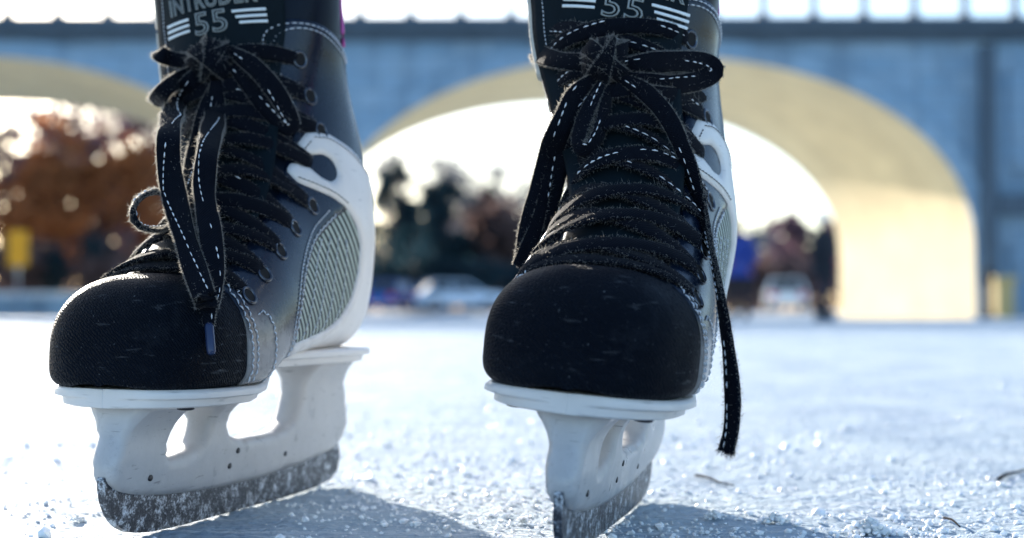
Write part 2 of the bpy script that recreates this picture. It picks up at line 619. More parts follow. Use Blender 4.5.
# ------------------------------------------------------------------ the boot as one lofted last (millimetres: x across, y back from the toe, z up)
def smooth_interp(tab, a):
    n = len(tab)
    i = min(max(int(math.floor(a)), 0), n - 2)
    t = a - i
    p0, p1, p2, p3 = tab[max(i - 1, 0)], tab[i], tab[i + 1], tab[min(i + 2, n - 1)]
    return 0.5 * ((2 * p1) + (p2 - p0) * t + (2 * p0 - 5 * p1 + 4 * p2 - p3) * t * t + (3 * p1 - p0 - 3 * p2 + p3) * t ** 3)


ST = []     # Tu Tz Bu Bz W m ntop nbot
for u in (0.01, 0.5, 2.2, 4.5, 8, 13, 19, 26, 34, 43, 52):
    g = max(0.0, (52 - u) / 52)
    zt = 66 + 49.5 * (1 - g ** 2.7) ** (1 / 2.4)
    ww = 42.0 * (1 - g ** 2.4) ** (1 / 2.4)
    zb = 65 + 4 * g ** 6
    uu = 8 + u * 45.0 / 52
    ST.append((uu, zt, uu, zb, ww, 0.66, 2.6, 4.5))
ST += [(62, 121, 62, 65, 43.0, 0.68, 2.3, 4.5),
       (76, 130, 80, 66, 43.5, 0.70, 2.2, 4.0),
       (91, 143, 108, 76, 42.0, 0.70, 2.1, 3.6),
       (105, 158, 140, 80, 39.5, 0.70, 2.1, 3.2),
       (118, 175, 180, 81, 37.0, 0.66, 2.1, 2.8),
       (129, 193, 214, 81, 37.5, 0.56, 2.1, 2.2),
       (137, 209, 236, 88, 38.5, 0.48, 2.2, 2.0),
       (144, 226, 240, 130, 40.0, 0.45, 2.3, 2.0),
       (149, 244, 236, 180, 43.5, 0.50, 2.4, 2.2),
       (153, 262, 224, 222, 46.0, 0.50, 2.4, 2.2),
       (157, 280, 216, 258, 47.5, 0.50, 2.4, 2.2),
       (160, 296, 214, 284, 48.0, 0.50, 2.4, 2.2)]
ST = np.array(ST, dtype=float)
A_MAX = len(ST) - 1
A_CAP = 10.6


def S(a, phi):
    Tu, Tz, Bu, Bz, W, m, nt_, nb = smooth_interp(ST, a)
    q = min(abs(phi), 1.0) * math.pi
    s = max(math.sin(q), 0.0)
    c = math.cos(q)
    if q <= math.pi / 2:
        v = m - m * abs(c) ** (2 / nt_)
        wd = W * s ** (2 / nt_)
    else:
        v = m + (1 - m) * abs(c) ** (2 / nb)
        wd = W * s ** (2 / nb)
    sg = 1 if phi >= 0 else -1
    return Vector((sg * wd, Tu + (Bu - Tu) * v, Tz + (Bz - Tz) * v))


NA, NP = 190, 120
base_v = []
for i in range(NA):
    a = A_MAX * i / (NA - 1)
    for j in range(NP):
        # even out the spacing a little round the section
        base_v.append(S(a, -1 + 2 * j / NP))
base_f = []
for i in range(NA - 1):
    for j in range(NP):
        j2 = (j + 1) % NP
        base_f.append((i * NP + j, (i + 1) * NP + j, (i + 1) * NP + j2, i * NP + j2))
BASE = BVHTree.FromPolygons(base_v, base_f)


def side_hit(u, z, sg):
    h = BASE.ray_cast(Vector((sg * 150.0, u, z)), Vector((-sg, 0, 0)))
    if h[0] is None:
        h = BASE.find_nearest(Vector((sg * 20.0, u, z)))
    p, n = h[0], h[1]
    if n.x * sg < 0:
        n = -n
    return p, n


def soft_normal(u, z, sg, d=2.0):
    n = Vector((0, 0, 0))
    for du, dz in ((0, 0), (d, 0), (-d, 0), (0, d), (0, -d)):
        n += side_hit(u + du, z + dz, sg)[1]
    return n.normalized()


def smooth_loop(pts, step, rounds=3, closed=True):
    """a closed outline: rounded slightly through its corners"""
    out = []
    n = len(pts)
    for i in range(n if closed else n - 1):
        a, b = Vector(pts[i]), Vector(pts[(i + 1) % n])
        k = max(1, int((b - a).length / step))
        for j in range(k):
            out.append(a.lerp(b, j / k))
    for _ in range(rounds):
        out = [(out[i - 1] + out[i] * 2 + out[(i + 1) % len(out)]) / 4 for i in range(len(out))]
    return out


def inside(p, loop):
    c = False
    j = len(loop) - 1
    for i in range(len(loop)):
        a, b = loop[i], loop[j]
        if (a.y > p.y) != (b.y > p.y) and p.x < (b.x - a.x) * (p.y - a.y) / (b.y - a.y) + a.x:
            c = not c
        j = i
    return c


def flat_tris(outer, holes=(), step=3.0):
    loops = [outer] + list(holes)
    pts, edges, bset = [], [], []
    for L in loops:
        k0 = len(pts)
        for i, p in enumerate(L):
            pts.append(Vector((p.x, p.y)))
            edges.append((k0 + i, k0 + (i + 1) % len(L)))
    nb = len(pts)
    B = np.array([(p.x, p.y) for p in pts])
    mn, mx = B.min(0), B.max(0)
    y = mn[1]
    r = 0
    while y < mx[1]:
        x = mn[0] + (step / 2 if r % 2 else 0)
        while x < mx[0]:
            p = Vector((x, y))
            if inside(p, outer) and not any(inside(p, h) for h in holes):
                if ((B - (x, y)) ** 2).sum(1).min() > (step * 0.55) ** 2:
                    pts.append(p)
            x += step
        y += step * 0.87
        r += 1
    res = delaunay_2d_cdt(pts, edges, [], 2 if holes else 1, 1e-6)
    v2, tris = res[0], [tuple(f) for f in res[2]]
    # CDT "inside" needs care with concave loops: drop triangles whose centre is outside
    keep = []
    for f in tris:
        c = (v2[f[0]] + v2[f[1]] + v2[f[2]]) / 3
        if inside(c, outer) and not any(inside(c, h) for h in holes):
            keep.append(f)
    return v2, keep, B


def boundary_edges(tris):
    cnt = {}
    for f in tris:
        for i in range(3):
            a, b = f[i], f[(i + 1) % 3]
            cnt[(a, b)] = 1
    return [(a, b) for (a, b) in cnt if (b, a) not in cnt]


def side_patch(name, poly, sg, off, material, parent, step=3.0, edge=1.2, rounds=3):
    """a leather, cloth or plastic panel laid on one side of the boot, with a turned-down rim"""
    loop = smooth_loop([Vector(p) for p in poly], 2.0, rounds)
    v2, tris, B = flat_tris(loop, (), step)
    verts, uv = [], []
    for p in v2:
        h, _ = side_hit(p.x, p.y, sg)
        n = soft_normal(p.x, p.y, sg)
        d = math.sqrt(((B - (p.x, p.y)) ** 2).sum(1).min())
        f = min(1.0, d / edge)
        verts.append((h + n * off * (0.62 + 0.38 * math.sqrt(1 - (1 - f) ** 2))))
        uv.append((p.x, p.y))
    faces = [f if sg > 0 else f[::-1] for f in tris]
    low = {}
    for a, b in boundary_edges(tris):
        for k in (a, b):
            if k not in low:
                p = v2[k]
                h, _ = side_hit(p.x, p.y, sg)
                n = soft_normal(p.x, p.y, sg)
                low[k] = len(verts)
                verts.append(h - n * 0.4)
                uv.append((p.x, p.y))
        q = (b, a, low[a], low[b])
        faces.append(q if sg > 0 else q[::-1])
    return from_lists(name, [v * MM for v in verts], faces, material, parent, uv=uv)


def surf_side(u, z, sg, off):
    h, _ = side_hit(u, z, sg)
    n = soft_normal(u, z, sg)
    return h + n * off, n


def seam(name, path, sg, off, parent, material, dash=2.3, gap=0.9, rad=0.38, chain=False):
    """a row of stitches: every stitch a small rounded bar lying on the panel"""
    P = catmull([Vector((u, z, 0)) for u, z in path], 0.5)
    L, stitches, i = 0.0, [], 0
    n = len(P)
    k = max(2, int(dash / 0.5))
    g = max(1, int(gap / 0.5))
    bm = bmesh.new()
    c = 0
    while i + k < n:
        p0, n0 = surf_side(P[i].x, P[i].y, sg, off + 0.2)
        p1, n1 = surf_side(P[i + k].x, P[i + k].y, sg, off + 0.2)
        mid = (p0 + p1) / 2 + n0 * 0.35
        sh = Vector((0, 0, 0))
        if chain:
            t = (p1 - p0).normalized()
            sh = t.cross(n0) * (0.55 if c % 2 else -0.55)
            p0, p1, mid = p0 - sh, p1 + sh, mid
        add_tube(bm, [p0 * MM, mid * MM, p1 * MM], [rad * 0.5 * MM, rad * MM, rad * 0.5 * MM], 5)
        i += k + g
        c += 1
    return obj(name, bm, material, parent)


# outlines seen from the side (u back from the toe, z above the ice)
QUARTER = [(58, 67), (57.5, 85), (54, 99), (52, 108), (58, 114), (70, 119.5), (84, 128), (98, 138.5), (112, 149), (128, 161),
           (142, 178), (152, 194), (155, 205), (152, 220), (149, 236), (151, 249), (160, 255), (172, 254), (186, 249), (204, 240),
           (222, 200), (200, 165), (165, 150), (140, 135), (122, 117), (110, 96), (104, 79.5), (92, 71), (76, 67.5)]
PANEL = [(101, 80.5), (106, 96), (118, 118), (138, 138), (168, 160), (192, 150), (196, 128), (190, 108), (172, 92), (140, 84)]
SHELL = [(102, 79), (103, 85), (125, 87.5), (150, 91), (170, 97.5), (182, 108), (188, 122), (188, 136), (183, 147), (175, 155), (163, 160),
         (150, 163), (140, 165.5), (137, 171), (142, 176), (152, 175), (158, 170), (165, 168), (171, 171), (173, 176), (170, 181),
         (164, 183), (157, 181.5), (150, 182), (150, 186), (159, 194.5), (172, 195), (192, 189), (214, 177), (234, 152), (243, 128),
         (246, 105), (243, 86), (234, 80.5), (200, 79.5), (150, 79)]
EYELETS = [(66, 106.5), (84, 117), (103, 128.5), (123, 141), (145, 154), (157, 176), (168, 196), (166, 214), (163, 233)]
SLOT_ROW = 5


def toe_cap(parent):
    verts, faces, uv = [], [], []
    K, J = 60, 100
    for k in range(K + 1):
        for j in range(J + 1):
            phi = -0.86 + 1.72 * j / J
            amax = A_CAP + 0.16 * math.cos(phi * math.pi) - 0.12
            a = max(0.02, amax * k / K)
            p = S(a, phi)
            n = Vector((p.x * 1.1, (p.y - 58) * max(0.0, 1 - (p.y - 8) / 50), (p.z - 78) * 1.1)).normalized()
            rim = min(1.0, (K - k) / 3.0)
            verts.append((p + n * 1.5 * (0.25 + 0.75 * math.sqrt(1 - (1 - rim) ** 2))) * MM)
    for k in range(K):
        for j in range(J):
            i = k * (J + 1) + j
            faces.append((i, i + 1, i + J + 2, i + J + 1))
    base = len(verts)
    for j in range(J + 1):      # turned edge
        verts.append(S(A_CAP + 0.16 * math.cos((-0.86 + 1.72 * j / J) * math.pi) - 0.12, -0.86 + 1.72 * j / J) * MM)
    for j in range(J):
        i = K * (J + 1) + j
        faces.append((i, i + 1, base + j + 1, base + j))
    return from_lists('toe_cap', verts, faces, M['cap'], parent)


# tongue: its own curved pad (s across, t 0..1 up the instep)
TONGUE_C = [Vector((70, 129, 0)), Vector((83, 138, 0)), Vector((96, 149, 0)), Vector((109, 164, 0)), Vector((121, 181, 0)), Vector((131, 198, 0)),
            Vector((138, 215, 0)), Vector((143, 232, 0)), Vector((146, 249, 0)), Vector((147, 267, 0)), Vector((146, 285, 0)), Vector((143, 302, 0))]
TONGUE_P = catmull(TONGUE_C, 2.0)


def tongue_pt(s, t, tilt=0.0):
    f = t * (len(TONGUE_P) - 1)
    i = min(int(f), len(TONGUE_P) - 2)
    c = TONGUE_P[i].lerp(TONGUE_P[i + 1], f - i)
    d = (TONGUE_P[i + 1] - TONGUE_P[i]).normalized()
    nrm = Vector((0, -d.y, d.x))             # outwards, in (y, z)
    rad = 44 + 26 * t
    back = s * s / (2 * rad)
    p = Vector((s + tilt * 14 * t * t, c.x, c.y)) - nrm * back
    n = (nrm + Vector((s / rad, 0, 0))).normalized()
    return p, n


def tongue_half(t, sg=1):
    return 22 + (14 if sg > 0 else 22) * min(1, max(0, t / 0.75)) ** 1.2


def make_tongue(parent, tilt):
    verts, faces = [], []
    K, J = 70, 28
    for side in (1, 0):
        for k in range(K + 1):
            t = k / K
            for j in range(J + 1):
                q = -1 + 2 * j / J
                p, n = tongue_pt(q * tongue_half(t, q), t, tilt)
                th = 6.0 * math.sqrt(max(0, 1 - abs(q) ** 6))
                verts.append((p + n * (0 if side else -th - 0.3)) * MM)
    o = (K + 1) * (J + 1)
    for k in range(K):
        for j in range(J):
            i = k * (J + 1) + j
            faces.append((i, i + 1, i + J + 2, i + J + 1))
            faces.append((o + i, o + i + J + 1, o + i + J + 2, o + i + 1))
    for k in range(K):
        for j in (0, J):
            i = k * (J + 1) + j
            faces.append((i, i + J + 1, o + i + J + 1, o + i) if j == 0 else (i, o + i, o + i + J + 1, i + J + 1))
    tg = from_lists('tongue', verts, faces, M['tongue'], parent)
    for sg in (-1,):                         # felt edge with loose fibres
        bm = bmesh.new()
        pts = []
        for k in range(26):
            t = 0.55 + 0.45 * k / 25
            p, n = tongue_pt(sg * (tongue_half(t, sg) + 1.0), t, tilt)
            pts.append((p - n * 3.5) * MM)
        add_tube(bm, pts, 3.6 * MM, 10)
        add_fuzz_pts(bm, pts, 3.6, 2200, 2.6, 0.09)
        obj('felt_edge', bm, M['felt'], tg)
        bm = bmesh.new()                     # stitched line beside the felt
        for k in range(36):
            t = 0.62 + 0.37 * k / 36
            a_, n = tongue_pt(sg * (tongue_half(t, sg) - 7), t, tilt)
            b_, n = tongue_pt(sg * (tongue_half(t + 0.006, sg) - 7), t + 0.006, tilt)
            add_tube(bm, [(a_ + n * 0.3) * MM, (b_ + n * 0.3) * MM], 0.3 * MM, 4)
        obj('stitching', bm, M['seam'], tg)
    return tg


def add_fuzz_pts(bm, pts, rad_mm, count, length, wid):
    n = len(pts)
    for _ in range(count):
        f = random.random() * (n - 1.001)
        i = int(f)
        c = pts[i].lerp(pts[i + 1], f - i)
        d = Vector((random.gauss(0, 1), random.gauss(0, 1), random.gauss(0, 1))).normalized()
        add_fibre(bm, c + d * rad_mm * 0.9 * MM, d, length * random.uniform(0.3, 1), wid)


def add_fibre(bm, p, d, length, wid):
    L = length * MM
    bend = Vector((random.gauss(0, 1), random.gauss(0, 1), random.gauss(0, 1))) * 0.45
    d2 = (d + bend).normalized()
    p1 = p + d * L * 0.5
    p2 = p1 + d2 * L * 0.5
    s = d.cross(Vector((random.gauss(0, 1), random.gauss(0, 1), random.gauss(0, 1))))
    if s.length < 1e-6:
        return []
    s = s.normalized() * wid * 0.5 * MM
    v = [bm.verts.new(p - s), bm.verts.new(p + s), bm.verts.new(p1 + s * 0.8), bm.verts.new(p1 - s * 0.8), bm.verts.new(p2)]
    return [bm.faces.new((v[0], v[1], v[2], v[3])), bm.faces.new((v[3], v[2], v[4]))]


def logo(tongue, tilt, s0, t0, rot):
    """word, outlined number and stripe bars printed on the tongue"""
    def place(x, y, lift):
        c, s_ = math.cos(rot), math.sin(rot)
        X, Y = x * c - y * s_, x * s_ + y * c
        p, n = tongue_pt(s0 + X, t0 + Y / 205.0, tilt)
        return (p + n * lift) * MM

    def text(name, body, size, ox, oy, outline, m, sx=1.0, shear=0.0):
        cu = bpy.data.curves.new(name, 'FONT')
        cu.body = body
        cu.size = size
        cu.align_x = 'CENTER'
        cu.shear = shear
        cu.resolution_u = 3
        cu.space_character = 1.06
        if outline:
            cu.fill_mode = 'NONE'
            cu.bevel_depth = outline
            cu.bevel_resolution = 0
        else:
            cu.offset = 0.22
        ob = bpy.data.objects.new(name, cu)
        COL.objects.link(ob)
        dg = bpy.context.evaluated_depsgraph_get()
        me = bpy.data.meshes.new_from_object(ob.evaluated_get(dg))
        bpy.data.objects.remove(ob)
        for v in me.vertices:
            v.co = place(ox + v.co.x * sx, oy + v.co.y, 0.35 + v.co.z)
        me.materials.clear()
        me.name = name
        obj(name, me, m, tongue, smooth=False)
    text('lettering', 'INTRUDER', 12.5, 0, 7.0, 0.38, M['outline'], 0.86)
    text('number_print', '55', 17.5, 0, -7.5, 0.42, M['outline'], 1.18)
    for sg in (-1, 1):
        for k in range(3):
            x0, x1 = (13.0 + (k * 1.6 if sg > 0 else 0.5), 30.5)
            y = 2.6 - k * 3.2
            verts, faces = [], []
            for i in range(13):
                x = sg * (x0 + (x1 - x0) * i / 12)
                for yy, lf in ((y - 0.75, 0.1), (y - 0.6, 0.5), (y + 0.6, 0.5), (y + 0.75, 0.1)):
                    verts.append(place(x, yy, lf))
            for i in range(12):
                for q in range(3):
                    b = i * 4 + q
                    f = (b, b + 4, b + 5, b + 1)
                    faces.append(f)
            from_lists('stripe', verts, faces, M['print'], tongue)


def ribbon(name, pts, nrms, parent, width=10.5, thick=1.7, tracer=0.0, fuzz=9, phase=None, seg_twist=0.0, taper_end=False, pinch=(0, 0)):
    """a flat woven lace along pts (mm), facing nrms; frayed, with a white tracer thread"""
    P = catmull(pts, 1.3)
    NN = catmull([Vector(n) for n in nrms], 1e9) if False else None
    n_pts = len(pts)
    L = len(P)
    # normals interpolated along the control points by nearest parameter
    cl = [0.0]
    for i in range(1, n_pts):
        cl.append(cl[-1] + (Vector(pts[i]) - Vector(pts[i - 1])).length)
    prof = [(-1, -0.35), (-0.9, -0.75), (-0.5, -1.0), (0, -1.08), (0.5, -1.0), (0.9, -0.75), (1, -0.35),
            (1, 0.35), (0.9, 0.75), (0.5, 1.0), (0, 1.08), (-0.5, 1.0), (-0.9, 0.75), (-1, 0.35)]
    verts, faces, uv, mi, frames = [], [], [], [], []
    ph = random.random() * 10 if phase is None else phase
    acc = 0.0
    for i, p in enumerate(P):
        s = cl[-1] * i / (L - 1)
        k = 0
        while k < n_pts - 2 and cl[k + 1] < s:
            k += 1
        f = (s - cl[k]) / max(1e-6, cl[k + 1] - cl[k])
        f = f * f * (3 - 2 * f)
        n = Vector(nrms[k]).lerp(Vector(nrms[k + 1]), min(1, max(0, f)))
        t = (P[min(i + 1, L - 1)] - P[max(i - 1, 0)]).normalized()
        sd_ = t.cross(n)
        if sd_.length < 1e-6:
            sd_ = t.cross(Vector((0.3, -1, 0.2)))
        sd_.normalize()
        n = sd_.cross(t).normalized()
        tw = seg_twist * math.sin(i * 0.045 + ph) + 0.10 * noise.noise((i * 0.05, ph, 0))
        sd_, n = sd_ * math.cos(tw) + n * math.sin(tw), n * math.cos(tw) - sd_ * math.sin(tw)
        wd = width * (1 + 0.22 * noise.noise((i * 0.06, ph, 3.1)))
        for pk, dist in ((pinch[0], i * 1.3), (pinch[1], (L - 1 - i) * 1.3)):
            if pk:
                wd *= 1 - pk * (1 - min(1, dist / 16.0)) ** 1.3
        if taper_end:
            wd *= 1 - 0.55 * max(0, (i - (L - 9)) / 9)
        frames.append((p, t, n, sd_, wd))
        if i:
            acc += (p - P[i - 1]).length
        for a, b in prof:
            wob = 0.10 * noise.noise((i * 0.7, a * 3, ph))
            verts.append(p + sd_ * (a * wd / 2 + wob) + n * (b * thick / 2 + wob))
            uv.append((acc, a * wd / 2))
    m = len(prof)
    for i in range(L - 1):
        for k in range(m):
            k2 = (k + 1) % m
            faces.append((i * m + k, i * m + k2, (i + 1) * m + k2, (i + 1) * m + k))
            mi.append(0)
    faces.append(tuple(range(m)))
    mi.append(0)
    faces.append(tuple(reversed(range((L - 1) * m, L * m))))
    mi.append(0)
    # fibres
    for i, (p, t, n, sd_, wd) in enumerate(frames):
        for _ in range(int(fuzz * 3.0)):
            e = random.random()
            if e < 0.96:
                q = random.choice((-1, 1))
                o = p + sd_ * q * wd / 2 + n * random.uniform(-0.6, 0.6) * thick + t * random.uniform(-0.7, 0.7)
                d = (sd_ * q + n * random.gauss(0, 0.6) + t * random.gauss(0, 0.7)).normalized()
            else:
                o = p + sd_ * random.uniform(-0.5, 0.5) * wd + n * thick * 0.5 + t * random.uniform(-0.7, 0.7)
                d = (n + sd_ * random.gauss(0, 0.8) + t * random.gauss(0, 0.8)).normalized()
            ln = random.uniform(0.3, 1.3) if random.random() < 0.93 else random.uniform(1.5, 3.6)
            s = d.cross(Vector((random.gauss(0, 1), random.gauss(0, 1), random.gauss(0, 1)))).normalized() * 0.085
            p1 = o + d * ln * 0.5
            p2 = p1 + (d + Vector((random.gauss(0, 1), random.gauss(0, 1), random.gauss(0, 1))) * 0.4).normalized() * ln * 0.5
            b = len(verts)
            verts += [o - s, o + s, p1 + s * 0.8, p1 - s * 0.8, p2]
            uv += [(acc, 0)] * 5
            faces += [(b, b + 1, b + 2, b + 3), (b + 3, b + 2, b + 4)]
            mi += [1, 1]
    if name == 'lace_end' and not taper_end:          # frayed cut end
        p, t, n, sd_, wd = frames[-1]
        for _ in range(90):
            o = p + sd_ * random.uniform(-0.5, 0.5) * wd + n * random.uniform(-0.5, 0.5) * thick - t * 1.0
            d = (t + sd_ * random.gauss(0, 0.35) + n * random.gauss(0, 0.35)).normalized()
            sv = d.cross(n).normalized() * 0.16
            ln = random.uniform(1.5, 4.5)
            b = len(verts)
            verts += [o - sv, o + sv, o + d * ln]
            uv += [(acc, 0)] * 3
            faces.append((b, b + 1, b + 2))
            mi.append(0)
    ob = from_lists(name, [v * MM for v in verts], faces, [M['lace'], M['fibre']], parent, uv=uv, mi=mi)
    # tracer thread: short white floats wandering across the face of the lace
    if tracer:
        bm = bmesh.new()
        i = 2
        c = 0
        while i + 2 < L:
            p, t, n, sd_, wd = frames[i]
            p2, _, n2, s2, w2 = frames[i + 2]
            q = 0.8 * tracer * (2 / math.pi) * math.asin(math.sin(c * 0.17 + ph))
            qq = 0.8 * tracer * (2 / math.pi) * math.asin(math.sin((c + 0.75) * 0.17 + ph))
            for sf in ((1, -1) if 'loop' in name else (1,)):
                if noise.noise((c * 0.16, ph, 7 + sf)) + 0.3 * noise.noise((c * 0.9, ph, 3)) > -0.04:
                    a_ = p + sd_ * q * wd / 2 + n * sf * (thick / 2 + 0.12)
                    b_ = p2 + s2 * qq * w2 / 2 + n2 * sf * (thick / 2 + 0.12)
                    add_tube(bm, [a_ * MM, ((a_ + b_) / 2 + n * sf * 0.2) * MM, b_ * MM], [0.15 * MM, random.uniform(0.22, 0.46) * MM, 0.15 * MM], 5)
            i += random.choice((3, 3, 3, 4))
            c += 1
        if len(bm.verts) > 200:
            obj('tracer_thread', bm, M['thread'], ob)
        else:
            bm.free()
    return ob


def eyelet(u, z, sg, off, parent):
    p, n = surf_side(u, z, sg, off + 0.2)
    q = n.to_track_quat('Z', 'Y').to_matrix()
    bm = bmesh.new()
    RR, r = 3.6, 0.85
    K, J = 26, 8
    grid = []
    for i in range(K):
        a = 2 * math.pi * i / K
        row = []
        for j in range(J):
            b = 2 * math.pi * j / J
            row.append(bm.verts.new((p + q @ Vector(((RR + r * math.cos(b)) * math.cos(a), (RR + r * math.cos(b)) * math.sin(a) * 1.12, r * math.sin(b)))) * MM))
        grid.append(row)
    for i in range(K):
        for j in range(J):
            bm.faces.new((grid[i][j], grid[(i + 1) % K][j], grid[(i + 1) % K][(j + 1) % J], grid[i][(j + 1) % J]))
    e = obj('eyelet', bm, M['eyelet'], parent)
    bm = bmesh.new()
    vs = [bm.verts.new((p + q @ Vector((3.3 * math.cos(2 * math.pi * i / 20), 3.3 * math.sin(2 * math.pi * i / 20) * 1.12, 0.25))) * MM) for i in range(20)]
    bm.faces.new(vs)
    for i, v in enumerate(list(e.data.vertices)[:0]):
        pass
    # the dark hole joins the eyelet mesh as a second material
    me2 = bpy.data.meshes.new('hole')
    bm2 = bmesh.new()
    bm2.from_mesh(e.data)
    k = [bm2.verts.new(v.co) for v in bm.verts]
    f = bm2.faces.new(k)
    f.material_index = 1
    bm2.to_mesh(e.data)
    bm2.free()
    bm.free()
    bpy.data.meshes.remove(me2)
    e.data.materials.append(M['hole'])
    return p, n


def plate_and_holder(root):
    # sole plate: lofted along u, with an upper lip and a lower tray
    us = [10, 10.4, 11.2, 12.6, 14.5, 17, 21, 27, 36, 48, 60, 72, 82, 92, 100, 110, 125, 140, 158, 178, 200, 212, 224, 233, 239, 242, 243]
    rows = []
    for u in us:
        g = max(0.0, (54.6 - u) / 44.6)
        if u <= 72:
            h = 40.0 * (1 - min(1, g) ** 2.4) ** (1 / 2.4) if u < 52 else 40.3
        elif u < 110:
            f = (u - 72) / 38
            h = 40.3 - 9.0 * f * f * (3 - 2 * f)
        elif u < 208:
            h = 31.3
        else:
            h = 31.3 * (1 - ((u - 208) / 35.5) ** 2.4) ** (1 / 2.2)
        f = min(1, max(0, (u - 76) / 34))
        zt = 66 + 14 * f * f * (3 - 2 * f)
        d = min(1.0, h / 12)
        jag = 0.9 * d * noise.noise((u * 0.35, 2.0, 0))
        rows.append([(h, zt + 0.6), (h + 1.6 * d, zt - 0.8), (h + 1.5 * d + jag, zt - 3.2), (h - 2.5 * d, zt - 3.9), (h - 3.2 * d + jag * 1.5, zt - 7.0), (h - 6 * d, zt - 7.6)])
    verts, faces = [], []
    m = 12
    for u, r in zip(us, rows):
        ring = [(x, z) for x, z in r] + [(-x, z) for x, z in reversed(r)]
        for x, z in ring:
            verts.append(Vector((x, u, z)) * MM)
    for i in range(len(us) - 1):
        for k in range(m):
            k2 = (k + 1) % m
            faces.append((i * m + k, i * m + k2, (i + 1) * m + k2, (i + 1) * m + k))
    faces.append(tuple(range(m - 1, -1, -1)))
    faces.append(tuple(range((len(us) - 1) * m, len(us) * m)))
    sp = from_lists('sole_plate', verts, faces, M['white'], root)
    bv = sp.modifiers.new('bevel', 'BEVEL')
    bv.width = 0.0007
    bv.segments = 2
    bv.limit_method = 'ANGLE'
    # holder
    outer = [(20, 60.5), (17, 50), (12.5, 38), (10, 30), (11, 27), (20, 22), (34, 19), (60, 16), (100, 14), (150, 14), (195, 16.5), (238, 21), (246, 25), (250, 33),
             (247, 50), (243, 64), (241, 74.5), (190, 74.5), (189, 66), (186, 50), (178, 40), (162, 36), (124, 36), (110, 39), (106, 50), (116, 60.5), (117, 66),
             (106, 66.5), (98, 62), (90, 60), (60, 60)]
    hole = [(62, 56), (57, 45), (52, 37), (55, 33), (70, 33.5), (83, 36), (89, 46), (91, 56)]
    lo = smooth_loop([Vector(p) for p in outer], 2.5, 2)
    lh = smooth_loop([Vector(p) for p in hole], 2.0, 3)
    v2, tris, B = flat_tris(lo, (lh,), 3.0)
    verts, faces = [], []

    def halfw(u, z):
        base = 4.2 + 3.2 * min(1, max(0, (z - 18) / 18))
        top = 60 if u < 120 else 74
        f = min(1, max(0, (z - (top - 17)) / 17))
        return base + (11 if u < 120 else 11) * f ** 2.0
    nv = len(v2)
    for sg in (1, -1):
        for p in v2:
            d = math.sqrt(((B - (p.x, p.y)) ** 2).sum(1).min())
            f = min(1.0, d / 4.5)
            h = halfw(p.x, p.y) * (0.60 + 0.40 * math.sqrt(1 - (1 - f) ** 2))
            nz = 0.25 * noise.noise((p.x * 0.12, p.y * 0.12, sg))
            verts.append(Vector((sg * (h + nz), p.x, p.y)) * MM)
    for f in tris:
        faces.append(tuple(f))
        faces.append(tuple(k + nv for k in reversed(f)))
    for a, b in boundary_edges(tris):
        faces.append((b, a, a + nv, b + nv))
    ho = from_lists('blade_holder', verts, faces, M['holder'], root)
    for u, z in ((40, 26), (112, 24), (172, 24.5), (118, 31)):
        for sg in (1, -1):
            bm = bmesh.new()
            h = halfw(u, z)
            ring = []
            for rr, xx in ((1.9, h - 0.6), (1.9, h + 0.25), (1.3, h + 0.5)):
                ring.append([bm.verts.new(Vector((sg * xx, u + rr * math.cos(k * math.pi / 6), z + rr * 0.8 * math.sin(k * math.pi / 6))) * MM) for k in range(12)])
            for q in range(2):
                for k in range(12):
                    bm.faces.new((ring[q][k], ring[q][(k + 1) % 12], ring[q + 1][(k + 1) % 12], ring[q + 1][k]))
            bm.faces.new(ring[2])
            obj('rivet', bm, M['rivet'], ho)
    for x, u in ((-6, 24), (8, 40), (26, 34), (-26, 36), (18, 62)):     # sole rivets under the toe
        bm = bmesh.new()
        add_tube(bm, [Vector((x, u, 58.9)) * MM, Vector((x, u, 57.4)) * MM, Vector((x, u, 57.0)) * MM], [4.0 * MM, 3.8 * MM, 2.4 * MM], 14)
        obj('rivet', bm, M['rivet'], sp)
    # blade
    bl = [(9.5, 30), (10.5, 22), (14, 14), (21, 7), (31, 2.8), (46, 0.8), (75, 0), (185, 0), (215, 0.8), (238, 3), (247, 7), (250, 14), (248, 24), (236, 24), (195, 20), (150, 17),
          (100, 17), (60, 19), (30, 23), (16, 29)]
    lo = smooth_loop([Vector(p) for p in bl], 2.0)
    v2, tris, B = flat_tris(lo, (), 3.0)
    verts, faces = [], []
    nv = len(v2)
    for sg in (1, -1):
        for p in v2:
            verts.append(Vector((sg * (1.75 + 0.12 * noise.noise((p.x * 0.3, p.y * 0.3, sg * 5))), p.x, p.y)) * MM)
    for f in tris:
        faces.append(tuple(f))
        faces.append(tuple(k + nv for k in reversed(f)))
    for a, b in boundary_edges(tris):
        faces.append((b, a, a + nv, b + nv))
    from_lists('blade', verts, faces, M['blade'], root, smooth=False)


